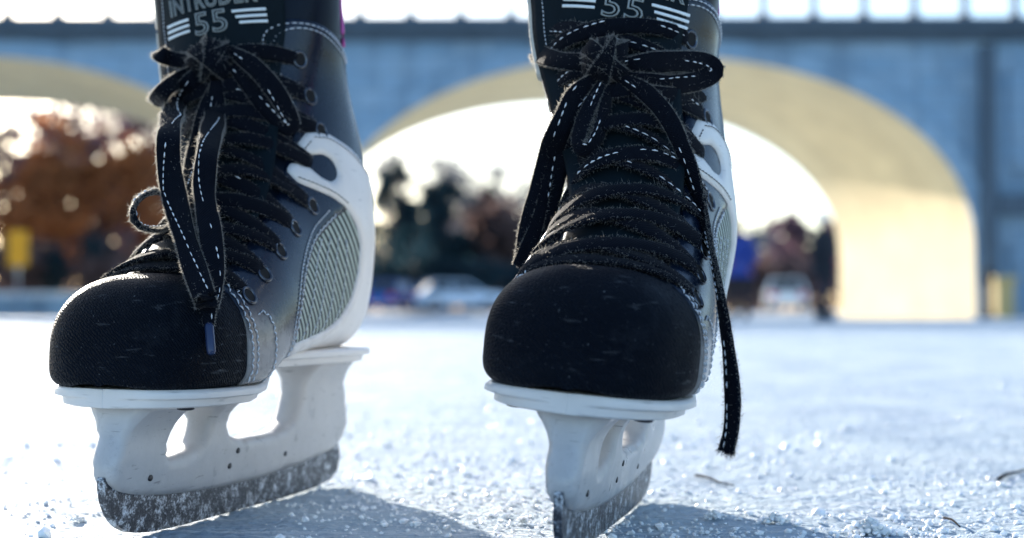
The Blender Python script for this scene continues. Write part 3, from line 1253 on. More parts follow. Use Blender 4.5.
def make_boot(root, tilt, logo_args):
    # padded inner boot with an open top
    v = []
    for i, p in enumerate(base_v):          # drawn in a little under the toe cap
        a = A_MAX * (i // NP) / (NA - 1)
        k = min(1.0, max(0.0, (A_CAP - 0.2 - a) / 0.5))
        c = Vector((0, 60, 80))
        v.append(c + (p - c) * (1 - 0.06 * k))
    f = list(base_f)
    last = (NA - 1) * NP
    for d, sc_ in ((3.0, 0.95), (0, 0.88), (-40, 0.84)):
        k0 = len(v)
        c = Vector((0, 188, 290))
        for j in range(NP):
            p = base_v[last + j]
            v.append(Vector((p.x * sc_, c.y + (p.y - c.y) * sc_, p.z + d)))
        prev = last if d == 3.0 else k0 - NP
        for j in range(NP):
            j2 = (j + 1) % NP
            f.append((prev + j, k0 + j, k0 + j2, prev + j2))
    f.append(tuple(range(NP)))
    f.append(tuple(range(len(v) - NP, len(v))))
    from_lists('boot_upper', [p * MM for p in v], f, M['leather'], root)
    cap = toe_cap(root)
    tg = make_tongue(root, tilt)
    logo(tg, tilt, *logo_args)
    for sg in (1, -1):
        q = side_patch('quarter', QUARTER, sg, 1.9, M['quarter'], root)
        p = side_patch('side_panel', PANEL, sg, 1.2, M['weave'], root, 2.5)
        s = side_patch('heel_shell', SHELL, sg, 3.4, M['white'], root, 2.5, rounds=1)
        seam('stitching', [(59.5, 70), (59, 86), (56.5, 99), (56, 107), (61, 112.5), (66, 115)], sg, 1.9, q, M['seam'], chain=True, rad=0.45)
        seam('stitching', [(63.5, 70), (63.2, 86), (60.5, 99), (59.5, 106), (63, 109.5)], sg, 1.9, q, M['seam'], chain=True, rad=0.4)
        seam('stitching', [(79, 69), (80, 85), (77, 96), (71, 100)], sg, 1.9, q, M['seam'], chain=True, rad=0.45)
        seam('stitching', [(71, 100), (66, 98)], sg, 1.9, q, M['seam'], rad=0.4)
        seam('stitching', [(100.5, 80), (107, 97), (119.5, 118), (138, 136), (163, 151)], sg, 1.9, q, M['seam'], chain=True, rad=0.45)
        seam('stitching', [(97.5, 80), (104, 98), (117, 120), (136, 139), (158, 153)], sg, 1.9, q, M['seam'], rad=0.4)
        seam('stitching', [(153.5, 208), (152, 222), (151.5, 236), (154, 247), (161, 252), (172, 251.5), (186, 246), (202, 238)], sg, 1.9, q, M['seam'], rad=0.38)
        seam('stitching', [(156, 208), (154.5, 222), (154, 236), (156, 245), (162, 249.5), (172, 249), (185, 243.5), (200, 236)], sg, 1.9, q, M['seam'], rad=0.38)
        for k, du in enumerate((0, 15, 30, 46)):
            seam('stitching', [(112 + du * 0.9, 83 + du * 0.08), (126 + du * 0.9, 104), (137 + du * 0.75, 124), (148 + du * 0.5, 139)], sg, 1.3, p, M['seam'], chain=(k == 0), rad=0.34)
        seam('stitching', [(161, 191.5), (172, 191.8), (190, 186), (208, 177)], sg, 3.3, s, M['rivet'], rad=0.3)
        seam('stitching', [(153, 184.5), (160, 190.5)], sg, 3.3, s, M['rivet'], rad=0.3)
        seam('stitching', [(141, 168), (151, 165.8), (164, 162.5), (176, 157)], sg, 3.3, s, M['rivet'], rad=0.3)
        for i, (u, z) in enumerate(EYELETS):
            if i != SLOT_ROW:
                eyelet(u, z, sg, 1.9, q)
        # coloured piping line behind the quarter, near the top
        bm = bmesh.new()
        add_tube(bm, [surf_side(198 + k * 0.3, 246 + k * 4, sg, 1.0)[0] * MM for k in range(12)], 1.1 * MM, 8)
        obj('piping', bm, M['piping'], root)
    plate_and_holder(root)
    return tg


# bodies the laces lie on: boot, and the tongue pad over the instep
def lace_tree():
    v = list(base_v)
    f = list(base_f)
    K, J = 50, 20
    o = len(v)
    for k in range(K + 1):
        for j in range(J + 1):
            t = k / K
            p, n = tongue_pt((-1 + 2 * j / J) * tongue_half(t) * 0.8, t, 0)
            v.append(p)
    for k in range(K):
        for j in range(J):
            i = o + k * (J + 1) + j
            f.append((i, i + 1, i + J + 2, i + J + 1))
    return BVHTree.FromPolygons(v, f)


LT = lace_tree()


def over_instep(x, u, z, lift):
    psi = R(38 + 36 * min(1, max(0, (z - 108) / 95)))
    d = Vector((0, math.sin(psi), -math.cos(psi)))
    o = Vector((x, u, z)) - d * 120
    h = LT.ray_cast(o, d)
    if h[0] is None:
        return None
    n = h[1]
    if n.dot(d) > 0:
        n = -n
    return h[0] + n * lift, n


def crossing(root, i, j, sg, lift, tracer, name='lace'):
    """from the eyelet i on one side over the instep to eyelet j on the other"""
    a, na = surf_side(*EYELETS[i], sg, 1.4)
    b, nb = surf_side(*EYELETS[j], -sg, 1.4)
    cen = Vector((0, (a.y + b.y) / 2 - 25, (a.z + b.z) / 2 + 20))
    pts, nr = [a - na * 2.5, a + na * 2.2 + (cen - a).normalized() * 2.0], [na, na]
    K = 11
    bow = random.uniform(-2.0, 2.0)
    for k in range(1, K):
        f = k / K
        x = a.x + (b.x - a.x) * f
        u = a.y + (b.y - a.y) * f
        z = a.z + (b.z - a.z) * f
        up = math.sin(f * math.pi)
        r = over_instep(x, u - 1.5 * up + bow * up * 0.5, z + bow * up, lift * (0.55 + 0.45 * up))
        if r:
            pts.append(r[0])
            nr.append(r[1])
    pts += [b + nb * 2.2 + (cen - b).normalized() * 2.0, b - nb * 2.5]
    nr += [nb, nb]
    # settle like a taut band
    for _ in range(2):
        pts = [pts[0]] + [(pts[k - 1] + pts[k] * 2 + pts[k + 1]) / 4 for k in range(1, len(pts) - 1)] + [pts[-1]]
        nr = [nr[0]] + [((nr[k - 1] + nr[k] * 2 + nr[k + 1]) / 4).normalized() for k in range(1, len(nr) - 1)] + [nr[-1]]
    pts = [p + n * (0.9 if 0 < k < len(pts) - 1 else 0) for k, (p, n) in enumerate(zip(pts, nr))]
    ribbon(name, pts, nr, root, width=random.uniform(6.8, 8.2), thick=2.5, tracer=tracer, fuzz=6, seg_twist=0.22)


def make_laces(root):
    n = len(EYELETS)
    crossing(root, 0, 0, 1, 2.6, 1.0)
    for i in range(n - 1):
        crossing(root, i, i + 1, 1, 2.6, 1.0 if i % 2 else 0.9)
        crossing(root, i, i + 1, -1, 4.4, 1.0)


def pixel_tools(MW, lean):
    def lp(p):
        return MW @ (Vector((p.x + lean_at(p.z, lean), p.y, p.z)) * MM)
    inv = MW.inverted()
    tree_v = [lp(p) for p in base_v]
    K, J = 50, 20
    f = list(base_f)
    o = len(tree_v)
    for k in range(K + 1):
        for j in range(J + 1):
            t = k / K
            p, _ = tongue_pt((-1 + 2 * j / J) * tongue_half(t, j - J / 2), t, 0)
            tree_v.append(lp(p))
    for k in range(K):
        for j in range(J):
            i = o + k * (J + 1) + j
            f.append((i, i + 1, i + J + 2, i + J + 1))
    T = BVHTree.FromPolygons(tree_v, f)

    def on(px, py, lift, Y=None):
        """local point lying lift mm in front of the boot, where this pixel's ray meets it (or at depth Y)"""
        o_, d = ray(px, py)
        d = d.normalized()
        if Y is None:
            h = T.ray_cast(o_, d)
            if h[0] is not None:
                p = h[0] - d * lift * MM
            else:
                Y = 0.66
                p = o_ + d * (Y / d.y)
        else:
            p = o_ + d * (Y / d.y)
        return (inv @ p) * 1000.0
    cam_l = inv @ Vector((0, 0, CAM_H)) * 1000.0
    return on, cam_l


def facing(cam_l, pts, tw):
    out = []
    for i, p in enumerate(pts):
        n = (cam_l - p).normalized()
        t = (pts[min(i + 1, len(pts) - 1)] - pts[max(i - 1, 0)]).normalized()
        a = tw[i] if isinstance(tw, (list, tuple)) else tw
        s = t.cross(n).normalized()
        out.append(n * math.cos(a) + s * math.sin(a))
    return out


def settle(pts, k=1):
    for _ in range(k):
        pts = [pts[0]] + [(pts[i - 1] + pts[i] * 2 + pts[i + 1]) / 4 for i in range(1, len(pts) - 1)] + [pts[-1]]
    return pts


def aglet(name, p0, p1, parent, cam_l):
    bm = bmesh.new()
    add_tube(bm, [p0 * MM, p0.lerp(p1, 0.1) * MM, p0.lerp(p1, 0.9) * MM, p1 * MM], [1.7 * MM, 2.1 * MM, 2.0 * MM, 1.5 * MM], 12)
    return obj(name, bm, M['aglet'], parent)


def lean_at(z, lean):
    f = min(1.3, max(0, (z - 135) / 105))
    return lean * f * f * (3 - 2 * f) if f < 1 else lean * (1 + 0.3 * (f - 1))


def skate(label, loc, rot, tilt, logo_args, strands, knot_px, lean=0.0):
    root = empty('ice_skate', loc, rot)
    tag(root, label, 'ice skate', 'hockey skates standing on the ice')
    MW = Matrix.Translation(loc) @ __import__('mathutils').Euler(rot).to_matrix().to_4x4()
    make_boot(root, tilt, logo_args)
    make_laces(root)
    for ch in root.children_recursive:          # the ankle leans over its sole
        for v in ch.data.vertices:
            v.co.x += lean_at(v.co.z / MM, lean) * MM
    on, cam_l = pixel_tools(MW, lean)
    for st in strands:
        pts = [on(*p) for p in st['p']]
        pts = settle(pts, st.get('settle', 1))
        nr = facing(cam_l, pts, st.get('tw', 0.0))
        fo = st.get('fold')
        if fo:      # the band turns over here and runs back behind itself
            nr = [-n if i > fo else (n if i < fo else (pts[fo] - pts[fo - 1]).normalized()) for i, n in enumerate(nr)]
        r = ribbon(st.get('name', 'lace_loop'), pts, nr, root, width=st.get('w', 11.5) * 0.80, thick=2.5, pinch=st.get('pinch', (0.45, 0.45 if st.get('fold') or st.get('name') is None else 0)), tracer=st.get('tr', 1.0), fuzz=st.get('fz', 11), seg_twist=st.get('st', 0.24), taper_end=st.get('ag', False))
        if st.get('ag'):
            d = (pts[-1] - pts[-2]).normalized()
            aglet('aglet', pts[-1] - d * 1.0, pts[-1] + d * 13, r, cam_l)
    # the knot: short turns of lace wound over each other
    kx, ky, size = knot_px
    c = on(kx, ky, 9)
    n = (cam_l - c).normalized()
    up = Vector((0, 0, 1))
    sx = up.cross(n).normalized()
    up = n.cross(sx)
    for (ang, rad, off, wd) in ((0.3, 7.5, 0, 8), (1.35, 7.0, 3, 7.5), (2.4, 8.0, 1.5, 7), (1.9, 5.5, 5.5, 8), (0.9, 6.5, 4.5, 6.5), (2.8, 6.0, 3.5, 7)):
        ax = sx * math.cos(ang) + up * math.sin(ang)
        pts, nr = [], []
        for k in range(13):
            a = math.pi * 1.9 * k / 12 - 0.9
            d = ax * math.cos(a) + n * math.sin(a)
            pts.append(c + d * rad * size * (0.85 + 0.03 * k / 2) + n * off * 0.5 + ax.cross(n) * (k - 6) * 0.55)
            nr.append(d)
        ribbon('lace_knot', pts, nr, root, width=wd * size * 0.8, thick=3.4, tracer=0.7, fuzz=16, seg_twist=0.4)
    return root


LEFT = dict(loc=(-0.178, 0.590, 0.0), rot=(0, R(1.0), R(-17.5)))
RIGHT = dict(loc=(0.0125, 0.526, 0.0022), rot=(R(-0.6), R(5.5), R(-14.0)))

left_strands = [
    # outer bow loop down the left side and its fold over the toe
    dict(p=[(206, 66, 10), (190, 84, 14), (176, 104, 15), (169, 132, 13, 0.655), (169, 165, 14, 0.647), (175, 200, 13, 0.636), (184, 235, 12, 0.622), (195, 270, 11, 0.609), (204, 296, 10, 0.6), (207, 305, 8, 0.602), (210, 294, 6, 0.606), (213, 268, 7, 0.615), (210, 232, 7, 0.626), (204, 190, 6, 0.642), (208, 150, 7, 0.655), (215, 115, 8), (216, 82, 9)], w=12.5, fold=9, settle=0),
    # free end with its aglet on the toe cap
    dict(p=[(214, 86, 6), (200, 128, 10), (191, 168, 11), (186, 205, 12, 0.64), (193, 240, 8, 0.626), (203, 278, 5, 0.613), (208, 306, 4), (209, 326, 3)], name='lace_end', ag=True, w=10),
    # small loop standing out at the left edge
    dict(p=[(180, 205, 6), (165, 190, 8), (146, 190, 10, 0.64), (131, 205, 12, 0.63), (130, 222, 12, 0.624), (146, 233, 8, 0.622), (168, 228, 5), (186, 220, 5)], w=10, tw=1.1, fz=16),
    # right bow loop
    dict(p=[(232, 52, 9), (252, 62, 13), (272, 84, 15), (288, 112, 15), (296, 130, 12), (286, 132, 8), (268, 108, 7), (250, 84, 7), (232, 66, 7)], w=11),
    # lace over the knot from the left top eyelet
    dict(p=[(158, 52, 0, 0.745), (158, 54, 0, 0.715), (168, 58, 5), (186, 64, 8), (204, 58, 10), (222, 48, 12)], name='lace', w=10),
    dict(p=[(157, 104, 0, 0.745), (157, 98, 0, 0.715), (166, 88, 6, 0.695), (176, 80, 7), (196, 72, 8), (212, 68, 9)], name='lace', w=10, fz=16),
]
right_strands = [
    # right bow loop lying flat across to the far eyelets
    dict(p=[(618, 66, 9), (645, 63, 13), (680, 60, 15), (710, 62, 14), (722, 70, 12), (704, 82, 9), (670, 86, 8), (640, 84, 7), (618, 76, 7)], w=12),
    # long bow loop down the left
    dict(p=[(596, 78, 9), (576, 98, 13), (560, 128, 15), (547, 162, 13), (538, 198, 12), (530, 232, 11), (525, 258, 9), (522, 270, 7), (527, 258, 5), (537, 236, 5), (548, 204, 6), (558, 168, 6), (572, 130, 7), (590, 96, 8)], w=13, fold=7, settle=0),
    # small middle loop
    dict(p=[(604, 80, 9), (590, 104, 13), (580, 130, 14), (577, 148, 12), (586, 154, 9), (598, 140, 8), (604, 112, 7), (608, 84, 7)], w=9.5, tw=0.35),
    # loose end hanging clear of the boot
    dict(p=[(622, 78, 8), (646, 90, 11), (668, 112, 13), (684, 148, 13), (697, 190, 12), (708, 232, 12), (717, 276, 14, 0.584), (725, 322, 14, 0.575), (731, 366, 14, 0.57), (734, 405, 14, 0.567), (732, 432, 14, 0.565), (726, 452, 14, 0.565)], name='lace_end', w=9.5, tw=[0, 0, 0.2, 0.45, 0.7, 0.85, 0.9, 0.9, 0.85, 0.85, 0.8, 0.7], tr=0.6, fz=8),
    dict(p=[(536, 52, 0, 0.71), (536, 54, 0, 0.69), (547, 57, 5), (562, 62, 7), (584, 64, 9), (604, 58, 11)], name='lace', w=10),
    dict(p=[(709, 93, -1), (698, 94, 4), (670, 100, 7), (636, 92, 8)], name='lace', w=10),
]

skate('black and white hockey skate turned to show its woven side panel',
      LEFT['loc'], LEFT['rot'], -0.5, (-3, 0.755, R(6)), left_strands, (212, 60, 1.4), -23)
skate('black and white hockey skate with long loose lace end hanging beside it',
      RIGHT['loc'], RIGHT['rot'], 0.0, (6, 0.715, R(-6)), right_strands, (606, 60, 1.4), -24)

# ------------------------------------------------------------------ ice
def ice_height(x, y):
    f = 1.0 / (1.0 + (y / 3.0) ** 2)
    h = 0.8 * noise.noise((x * 22, y * 14, 0)) + 1.0 * noise.noise((x * 70, y * 60, 4)) + 1.1 * max(-0.3, noise.noise((x * 170, y * 150, 9)))
    return -0.0006 + 0.0011 * h * f - 0.0004 * f


def build_ice():
    ys = [-1.5, -0.8, -0.3, 0.0, 0.2, 0.35]
    y = 0.45
    while y < 700:
        ys.append(y)
        y *= 1.005 if y < 2.0 else (1.03 if y < 12 else 1.15)
    NC = 520
    verts, faces = [], []
    for y in ys:
        half = 0.75 + abs(y) * 0.9
        for c in range(NC + 1):
            s = -1 + 2 * c / NC
            s = 0.45 * s + 0.55 * s ** 3
            x = s * half
            verts.append((x, y, ice_height(x, y)))
    for r in range(len(ys) - 1):
        for c in range(NC):
            i = r * (NC + 1) + c
            faces.append((i, i + 1, i + NC + 2, i + NC + 1))
    o = from_lists('ice', verts, faces, M['ice'])
    tag(o, kind='structure')


build_ice()


def grain(verts, faces, c, r, sub):
    k0 = len(verts)
    for v in sub[0]:
        k = 1 + 0.35 * random.uniform(-1, 1)
        verts.append((c[0] + v.x * r * k, c[1] + v.y * r * k, c[2] + v.z * r * 0.75 * k))
    faces += [tuple(i + k0 for i in f) for f in sub[1]]


bm = bmesh.new()
bmesh.ops.create_icosphere(bm, subdivisions=1, radius=1)
ICO = ([v.co.copy() for v in bm.verts], [tuple(v.index for v in f.verts) for f in bm.faces])
bm.free()
verts, faces = [], []
cnt = 0
while cnt < 20000:
    y = 0.5 * (3.6 / 0.5) ** (random.random() ** 1.15)
    x = random.uniform(-1, 1) * (0.1 + 0.5 * y)
    if noise.noise((x * 6, y * 4, 2.5)) + 0.5 * noise.noise((x * 25, y * 20, 1.5)) < random.uniform(-0.25, 0.45):
        continue
    r = min(0.0042, 0.0006 * math.exp(random.gauss(0.05, 0.6)))
    grain(verts, faces, (x, y, ice_height(x, y) + r * 0.35), r, ICO)
    cnt += 1
for (x0, y0, x1, y1, sag) in ((-0.9, 0.95, 0.9, 0.72, 0.05), (-0.3, 0.70, 0.7, 1.7, -0.08), (0.05, 0.9, 1.2, 0.98, 0.06), (-1.0, 1.5, 1.2, 1.25, 0.1), (-0.45, 0.62, 0.5, 0.86, 0.03), (-0.6, 2.6, 0.9, 1.5, 0.1)):
    for _ in range(700):                    # shaved snow thrown up along old skate cuts
        f = random.random()
        x = x0 + (x1 - x0) * f + random.gauss(0, 0.006)
        y = y0 + (y1 - y0) * f + sag * math.sin(f * math.pi) + random.gauss(0, 0.006)
        r = 0.0005 * math.exp(random.gauss(0.2, 0.5))
        grain(verts, faces, (x, y, ice_height(x, y) + r * 0.4), r, ICO)
o = from_lists('snow_crumbs', verts, faces, M['snow'], smooth=False)
tag(o, 'loose white snow crumbs scraped up over the ice', 'snow', kind='stuff')


def clump(px, py, wid, n, label):
    o_, d = ray(px, py)
    t = -o_.z / d.z
    c = o_ + d * t
    root_v, root_f = [], []
    for _ in range(n):
        a = random.uniform(0, 2 * math.pi)
        q = abs(random.gauss(0, 0.5))
        r = wid * random.uniform(0.07, 0.16)
        grain(root_v, root_f, (math.cos(a) * q * wid, math.sin(a) * q * wid * 0.8, max(0, wid * 0.42 * (1 - q)) * random.random() + r * 0.4), r, ICO)
    ob = from_lists('snow_clump', root_v, root_f, M['snow'], smooth=False)
    ob.location = (c.x, c.y, -0.0005)
    tag(ob, label, 'snow clump', 'clumps of scraped snow on the ice')


clump(868, 532, 0.014, 160, 'largest white heap of snow grains at the bottom edge right of the skates')
clump(775, 521, 0.009, 90, 'low bluish snow clump midway between right blade and the big white heap')
clump(714, 517, 0.008, 80, 'flat bluish snow clump closest to the right skate blade')
clump(912, 533, 0.006, 50, 'small snow clump just right of the big white heap')
clump(522, 522, 0.007, 50, 'small pale snow clump just left of the right skate blade')
clump(78, 520, 0.006, 50, 'small snow clump left of the turned skate blade')


def twig(pts, r, label):
    P = []
    for px, py, h in pts:
        o_, d = ray(px, py)
        t = -o_.z / d.z
        c = o_ + d * t
        P.append(Vector((c.x, c.y, h)))
    base = P[0].copy()
    base.z = 0
    bm = bmesh.new()
    pp = catmull([p - base for p in P], 0.003)
    add_tube(bm, pp, [r * (1 - 0.6 * i / len(pp)) for i in range(len(pp))], 6)
    o = obj('twig', bm, M['wet_twig'])
    o.location = base
    tag(o, label, 'twig', 'twigs lying on the ice')


twig([(696, 477, 0.001), (708, 481, 0.002), (719, 484, 0.001), (734, 487, 0.001)], 0.0010, 'thin dark twig on the ice right of the hanging lace end')
twig([(999, 480, 0.0008), (1007, 476, 0.0012), (1016, 474, 0.001), (1028, 470, 0.0008)], 0.0012, 'straight dark twig on the ice at the right edge')
twig([(944, 520, 0.001), (952, 524, 0.002), (960, 529, 0.001)], 0.0007, 'tiny twig on the shaded ice near the big snow heap')

# ------------------------------------------------------------------ bridge
BZ, BD, SKEW = 40.0, 9.0, -1.7
br = empty('stone_bridge', (0, BZ, 0))
tag(br, 'long stone arch bridge with pale vaults and an open balustrade behind the skates', 'bridge')
ARCH = [(-56.0, 9.23), (-36.0, 9.23), (-16.0, 9.23), (3.92, 9.23)]
TOPZ = 8.2
SPRING, RISE = 2.1, 5.45


def arch_z(x):
    for c, h in ARCH:
        q = abs(x - c) / h
        if q < 1:
            return SPRING + RISE * (1 - q ** 2.15) ** (1 / 2.15)
    return 0.0


xs = []
for c, h in ARCH:
    for k in range(49):
        a = math.pi * k / 48
        xs.append(c - h * math.cos(a) * 0.99999)
xs = sorted(set([-66.0] + xs + [24.0]))
verts, faces = [], []
for yy in (0, BD):
    for x in xs:
        z0 = arch_z(x)
        if z0 <= SPRING + 0.06 and z0 > 0:
            z0 = 0.0
        k = SKEW * yy / BD
        verts += [(x + k, yy, z0), (x + k, yy, TOPZ)]
n = len(xs)
for i in range(n - 1):
    a = 2 * i
    faces.append((a, a + 2, a + 3, a + 1))
    b = a + 2 * n
    faces.append((b, b + 1, b + 3, b + 2))
    faces.append((a + 1, a + 3, b + 3, b + 1))
faces.append((0, 1, 2 * n + 1, 2 * n))
e = 2 * (n - 1)
faces.append((e, e + 2 * n, e + 2 * n + 1, e + 1))
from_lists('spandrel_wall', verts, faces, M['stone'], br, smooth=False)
for c, h in ARCH:
    # vault lining and the ring of facing stones
    prof = [(c - h, -0.05)] + [(c - h * math.cos(math.pi * k / 60), SPRING + RISE * (1 - abs(math.cos(math.pi * k / 60)) ** 2.15) ** (1 / 2.15)) for k in range(61)] + [(c + h, -0.05)]
    verts, faces = [], []
    for x, z in prof:
        verts += [(x + (c - x) * 0.004, -0.02, z - 0.03), (x + (c - x) * 0.004 + SKEW, BD + 0.02, z - 0.03)]
    for i in range(len(prof) - 1):
        faces.append((2 * i, 2 * i + 1, 2 * i + 3, 2 * i + 2))
    from_lists('vault', verts, faces, M['vault'], br)
    verts, faces = [], []
    for x, z in prof:
        d = Vector((x - c, (max(z, SPRING) - SPRING) * 1.4))
        d = d.normalized() if d.length else Vector((0, 1))
        for q, yy in ((0.012, -0.12), (0.55, -0.12), (0.55, 0.02), (0.012, 0.02)):
            verts.append((x + d.x * q - d.x * 0.05, yy, z + d.y * q - d.y * 0.05))
    for i in range(len(prof) - 1):
        for k in range(4):
            k2 = (k + 1) % 4
            faces.append((i * 4 + k, i * 4 + k2, i * 4 + 4 + k2, i * 4 + 4 + k))
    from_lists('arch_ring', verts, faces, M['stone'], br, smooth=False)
bm = bmesh.new()
add_box(bm, -66, 24, -0.55, BD + 0.55, TOPZ + 0.003, TOPZ + 0.32, 0.06)
obj('cornice', bm, M['darkstone'], br, False)
bm = bmesh.new()
add_box(bm, -66, 24, -0.32, 0.0, TOPZ - 0.28, TOPZ - 0.002, 0.04)
obj('moulding', bm, M['darkstone'], br, False)
for k in range(0, 60):
    x = -52 + k * 1.43 + 0.5
    if x > 20:
        break
    bm = bmesh.new()
    z0, z1 = TOPZ + 0.325, TOPZ + 1.55
    for (s, a, b) in ((0.15, z0, z0 + 0.12), (0.10, z0 + 0.12, z1 - 0.12), (0.15, z1 - 0.12, z1)):
        add_box(bm, x - s, x + s, -0.25 - s, -0.25 + s, a + 0.002, b - 0.002, 0.02)
    obj('baluster', bm, M['darkstone'], br, False)
bm = bmesh.new()
add_box(bm, -66, 24, -0.5, 0.0, TOPZ + 1.552, TOPZ + 1.8, 0.05)
obj('handrail', bm, M['darkstone'], br, False)
for c, h in ARCH:                       # pilaster on every pier, right of each arch
    bm = bmesh.new()
    x = c + h + 0.36
    add_box(bm, x - 0.2, x + 0.2, -0.42, 0.0, 0, TOPZ - 0.46, 0.04)
    add_box(bm, x - 0.32, x + 0.32, -0.55, 0.0, 0, 0.9, 0.04)
    obj('pilaster', bm, M['darkstone'], br, False)
bm = bmesh.new()
add_box(bm, 13.75, 24, -0.4, 0.0, 2.95, 3.5, 0.05)
obj('string_course', bm, M['darkstone'], br, False)
bm = bmesh.new()
add_box(bm, 14.15, 17.6, -0.16, 0.0, 4.2, 7.2, 0.05)
obj('raised_panel', bm, M['stone'], br, False)
bm = bmesh.new()
add_box(bm, 14.15, 17.6, -0.16, 0.0, 0.0, 2.2, 0.05)
obj('raised_panel', bm, M['stone'], br, False)

po = obj('stone_pier', (lambda b: (add_box(b, -0.24, 0.24, -0.24, 0.24, 0, 1.0, 0.03), add_box(b, -0.3, 0.3, -0.3, 0.3, 1.0, 1.16, 0.03), b)[2])(bmesh.new()), M['tan'], None, False)
po.location = (13.52, BZ - 1.2, 0)
tag(po, 'short ochre stone pier at the foot of the bridge on the right', 'pier')
bd = empty('bollard', (13.0, BZ - 1.5, 0))
tag(bd, 'black post standing just left of the short ochre pier', 'bollard')
bm = bmesh.new()
add_tube(bm, [Vector((0, 0, 0)), Vector((0, 0, 0.1)), Vector((0, 0, 0.12)), Vector((0, 0, 1.15))], [0.2, 0.2, 0.13, 0.12], 16)
obj('shaft', bm, M['rubber'], bd)
bm = bmesh.new()
add_tube(bm, [Vector((0, 0, 1.15)), Vector((0, 0, 1.2)), Vector((0, 0, 1.3)), Vector((0, 0, 1.36))], [0.15, 0.16, 0.1, 0.02], 16)
obj('cap', bm, M['rubber'], bd)

# bank beyond the bridge
bm = bmesh.new()
g = bmesh.ops.create_grid(bm, x_segments=80, y_segments=30, size=1)
for v in bm.verts:
    x, y = v.co.x * 160, 60 + (v.co.y + 1) * 170
    v.co = Vector((x, y, 0.05 + 0.25 * min(1, (y - 60) / 20) + 0.12 * noise.noise((x * 0.1, y * 0.1, 0)) * min(1, (y - 60) / 6)))
o = obj('snowy_bank', bm, M['path'])
tag(o, kind='structure')


def wall(x0, x1, y, h, label):
    r = empty('low_wall', ((x0 + x1) / 2, y, 0))
    tag(r, label, 'wall')
    L = (x1 - x0) / 2
    bm = bmesh.new()
    add_box(bm, -L, L, -0.25, 0.25, 0, h - 0.12, 0.03)
    obj('wall_body', bm, M['stone'], r, False)
    bm = bmesh.new()
    add_box(bm, -L - 0.1, L + 0.1, -0.33, 0.33, h - 0.118, h + 0.10, 0.05)
    obj('snow_coping', bm, M['path'], r, False)


wall(-34, -8.5, 58.5, 0.95, 'low stone wall capped with snow, seen through the left arch')


# ------------------------------------------------------------------ trees
def tree(name, x, y, h, spread, leaf, label, nleaf, lsize, kind='round', cat='tree', group=None):
    r = empty(name, (x, y, 0.1))
    tag(r, label, cat, group)
    rnd = random.Random(int(x * 100 + y * 7))
    bm = bmesh.new()
    tips = []
    lean = rnd.uniform(-0.06, 0.06)
    top = h * (0.95 if kind == 'cone' else 0.6)
    tp = [Vector((lean * z + 0.08 * math.sin(z), 0.06 * math.cos(z * 1.3), z)) for z in [top * k / 8 for k in range(9)]]
    add_tube(bm, tp, [max(0.02, 0.028 * h * (1 - 0.85 * k / 8)) for k in range(9)], 8)
    nl = 26 if kind == 'cone' else 16
    for k in range(nl):
        f = 0.18 + 0.8 * k / nl if kind == 'cone' else rnd.uniform(0.3, 1.0)
        z = top * f
        a = rnd.uniform(0, 6.283)
        if kind == 'cone':
            ln = spread * (1 - f) * rnd.uniform(0.8, 1.1) + 0.3
            ez = -0.1
        else:
            ln = spread * rnd.uniform(0.5, 1.0)
            ez = rnd.uniform(0.15, 0.75)
        b0 = tp[0].lerp(tp[-1], f)
        d = Vector((math.cos(a), math.sin(a), ez))
        pts = [b0, b0 + d * ln * 0.5 + Vector((0, 0, 0.04 * ln)), b0 + d * ln]
        add_tube(bm, pts, [0.009 * h, 0.006 * h, 0.002 * h], 5)
        tips.append((b0, pts[2], ln))
        for q in range(4):
            s = pts[1].lerp(pts[2], rnd.random())
            d2 = (d + Vector((rnd.gauss(0, 0.7), rnd.gauss(0, 0.7), rnd.gauss(0.2, 0.5)))).normalized()
            e2 = s + d2 * ln * 0.5
            add_tube(bm, [s, s.lerp(e2, 0.5), e2], [0.004 * h, 0.0025 * h, 0.001 * h], 4)
            tips.append((s, e2, ln * 0.5))
    obj('trunk', bm, M['bark'], r)
    verts, faces = [], []
    clumps = []
    for b0, e, ln in tips:
        for q in range(3):
            clumps.append((b0.lerp(e, rnd.uniform(0.3, 1.05)), ln * rnd.uniform(0.12, 0.36)))
    for _ in range(nleaf):
        c, rr = clumps[rnd.randrange(len(clumps))]
        p = c + Vector((rnd.gauss(0, 1), rnd.gauss(0, 1), rnd.gauss(0, 0.8))) * rr
        if p.z < 0.2:
            continue
        d = Vector((rnd.gauss(0, 1), rnd.gauss(0, 1), rnd.gauss(0, 1))).normalized()
        s = d.cross(Vector((rnd.gauss(0, 1), rnd.gauss(0, 1), 0.3))).normalized()
        l = lsize * rnd.uniform(0.5, 1.3)
        b = len(verts)
        verts += [p - d * l, p + s * l * 0.55, p + d * l, p - s * l * 0.55]
        faces.append((b, b + 1, b + 2, b + 3))
    from_lists('crown', verts, faces, leaf, r, smooth=False)
    return r


def px_x(px, Y):
    return (px - CX) / F_PX * Y


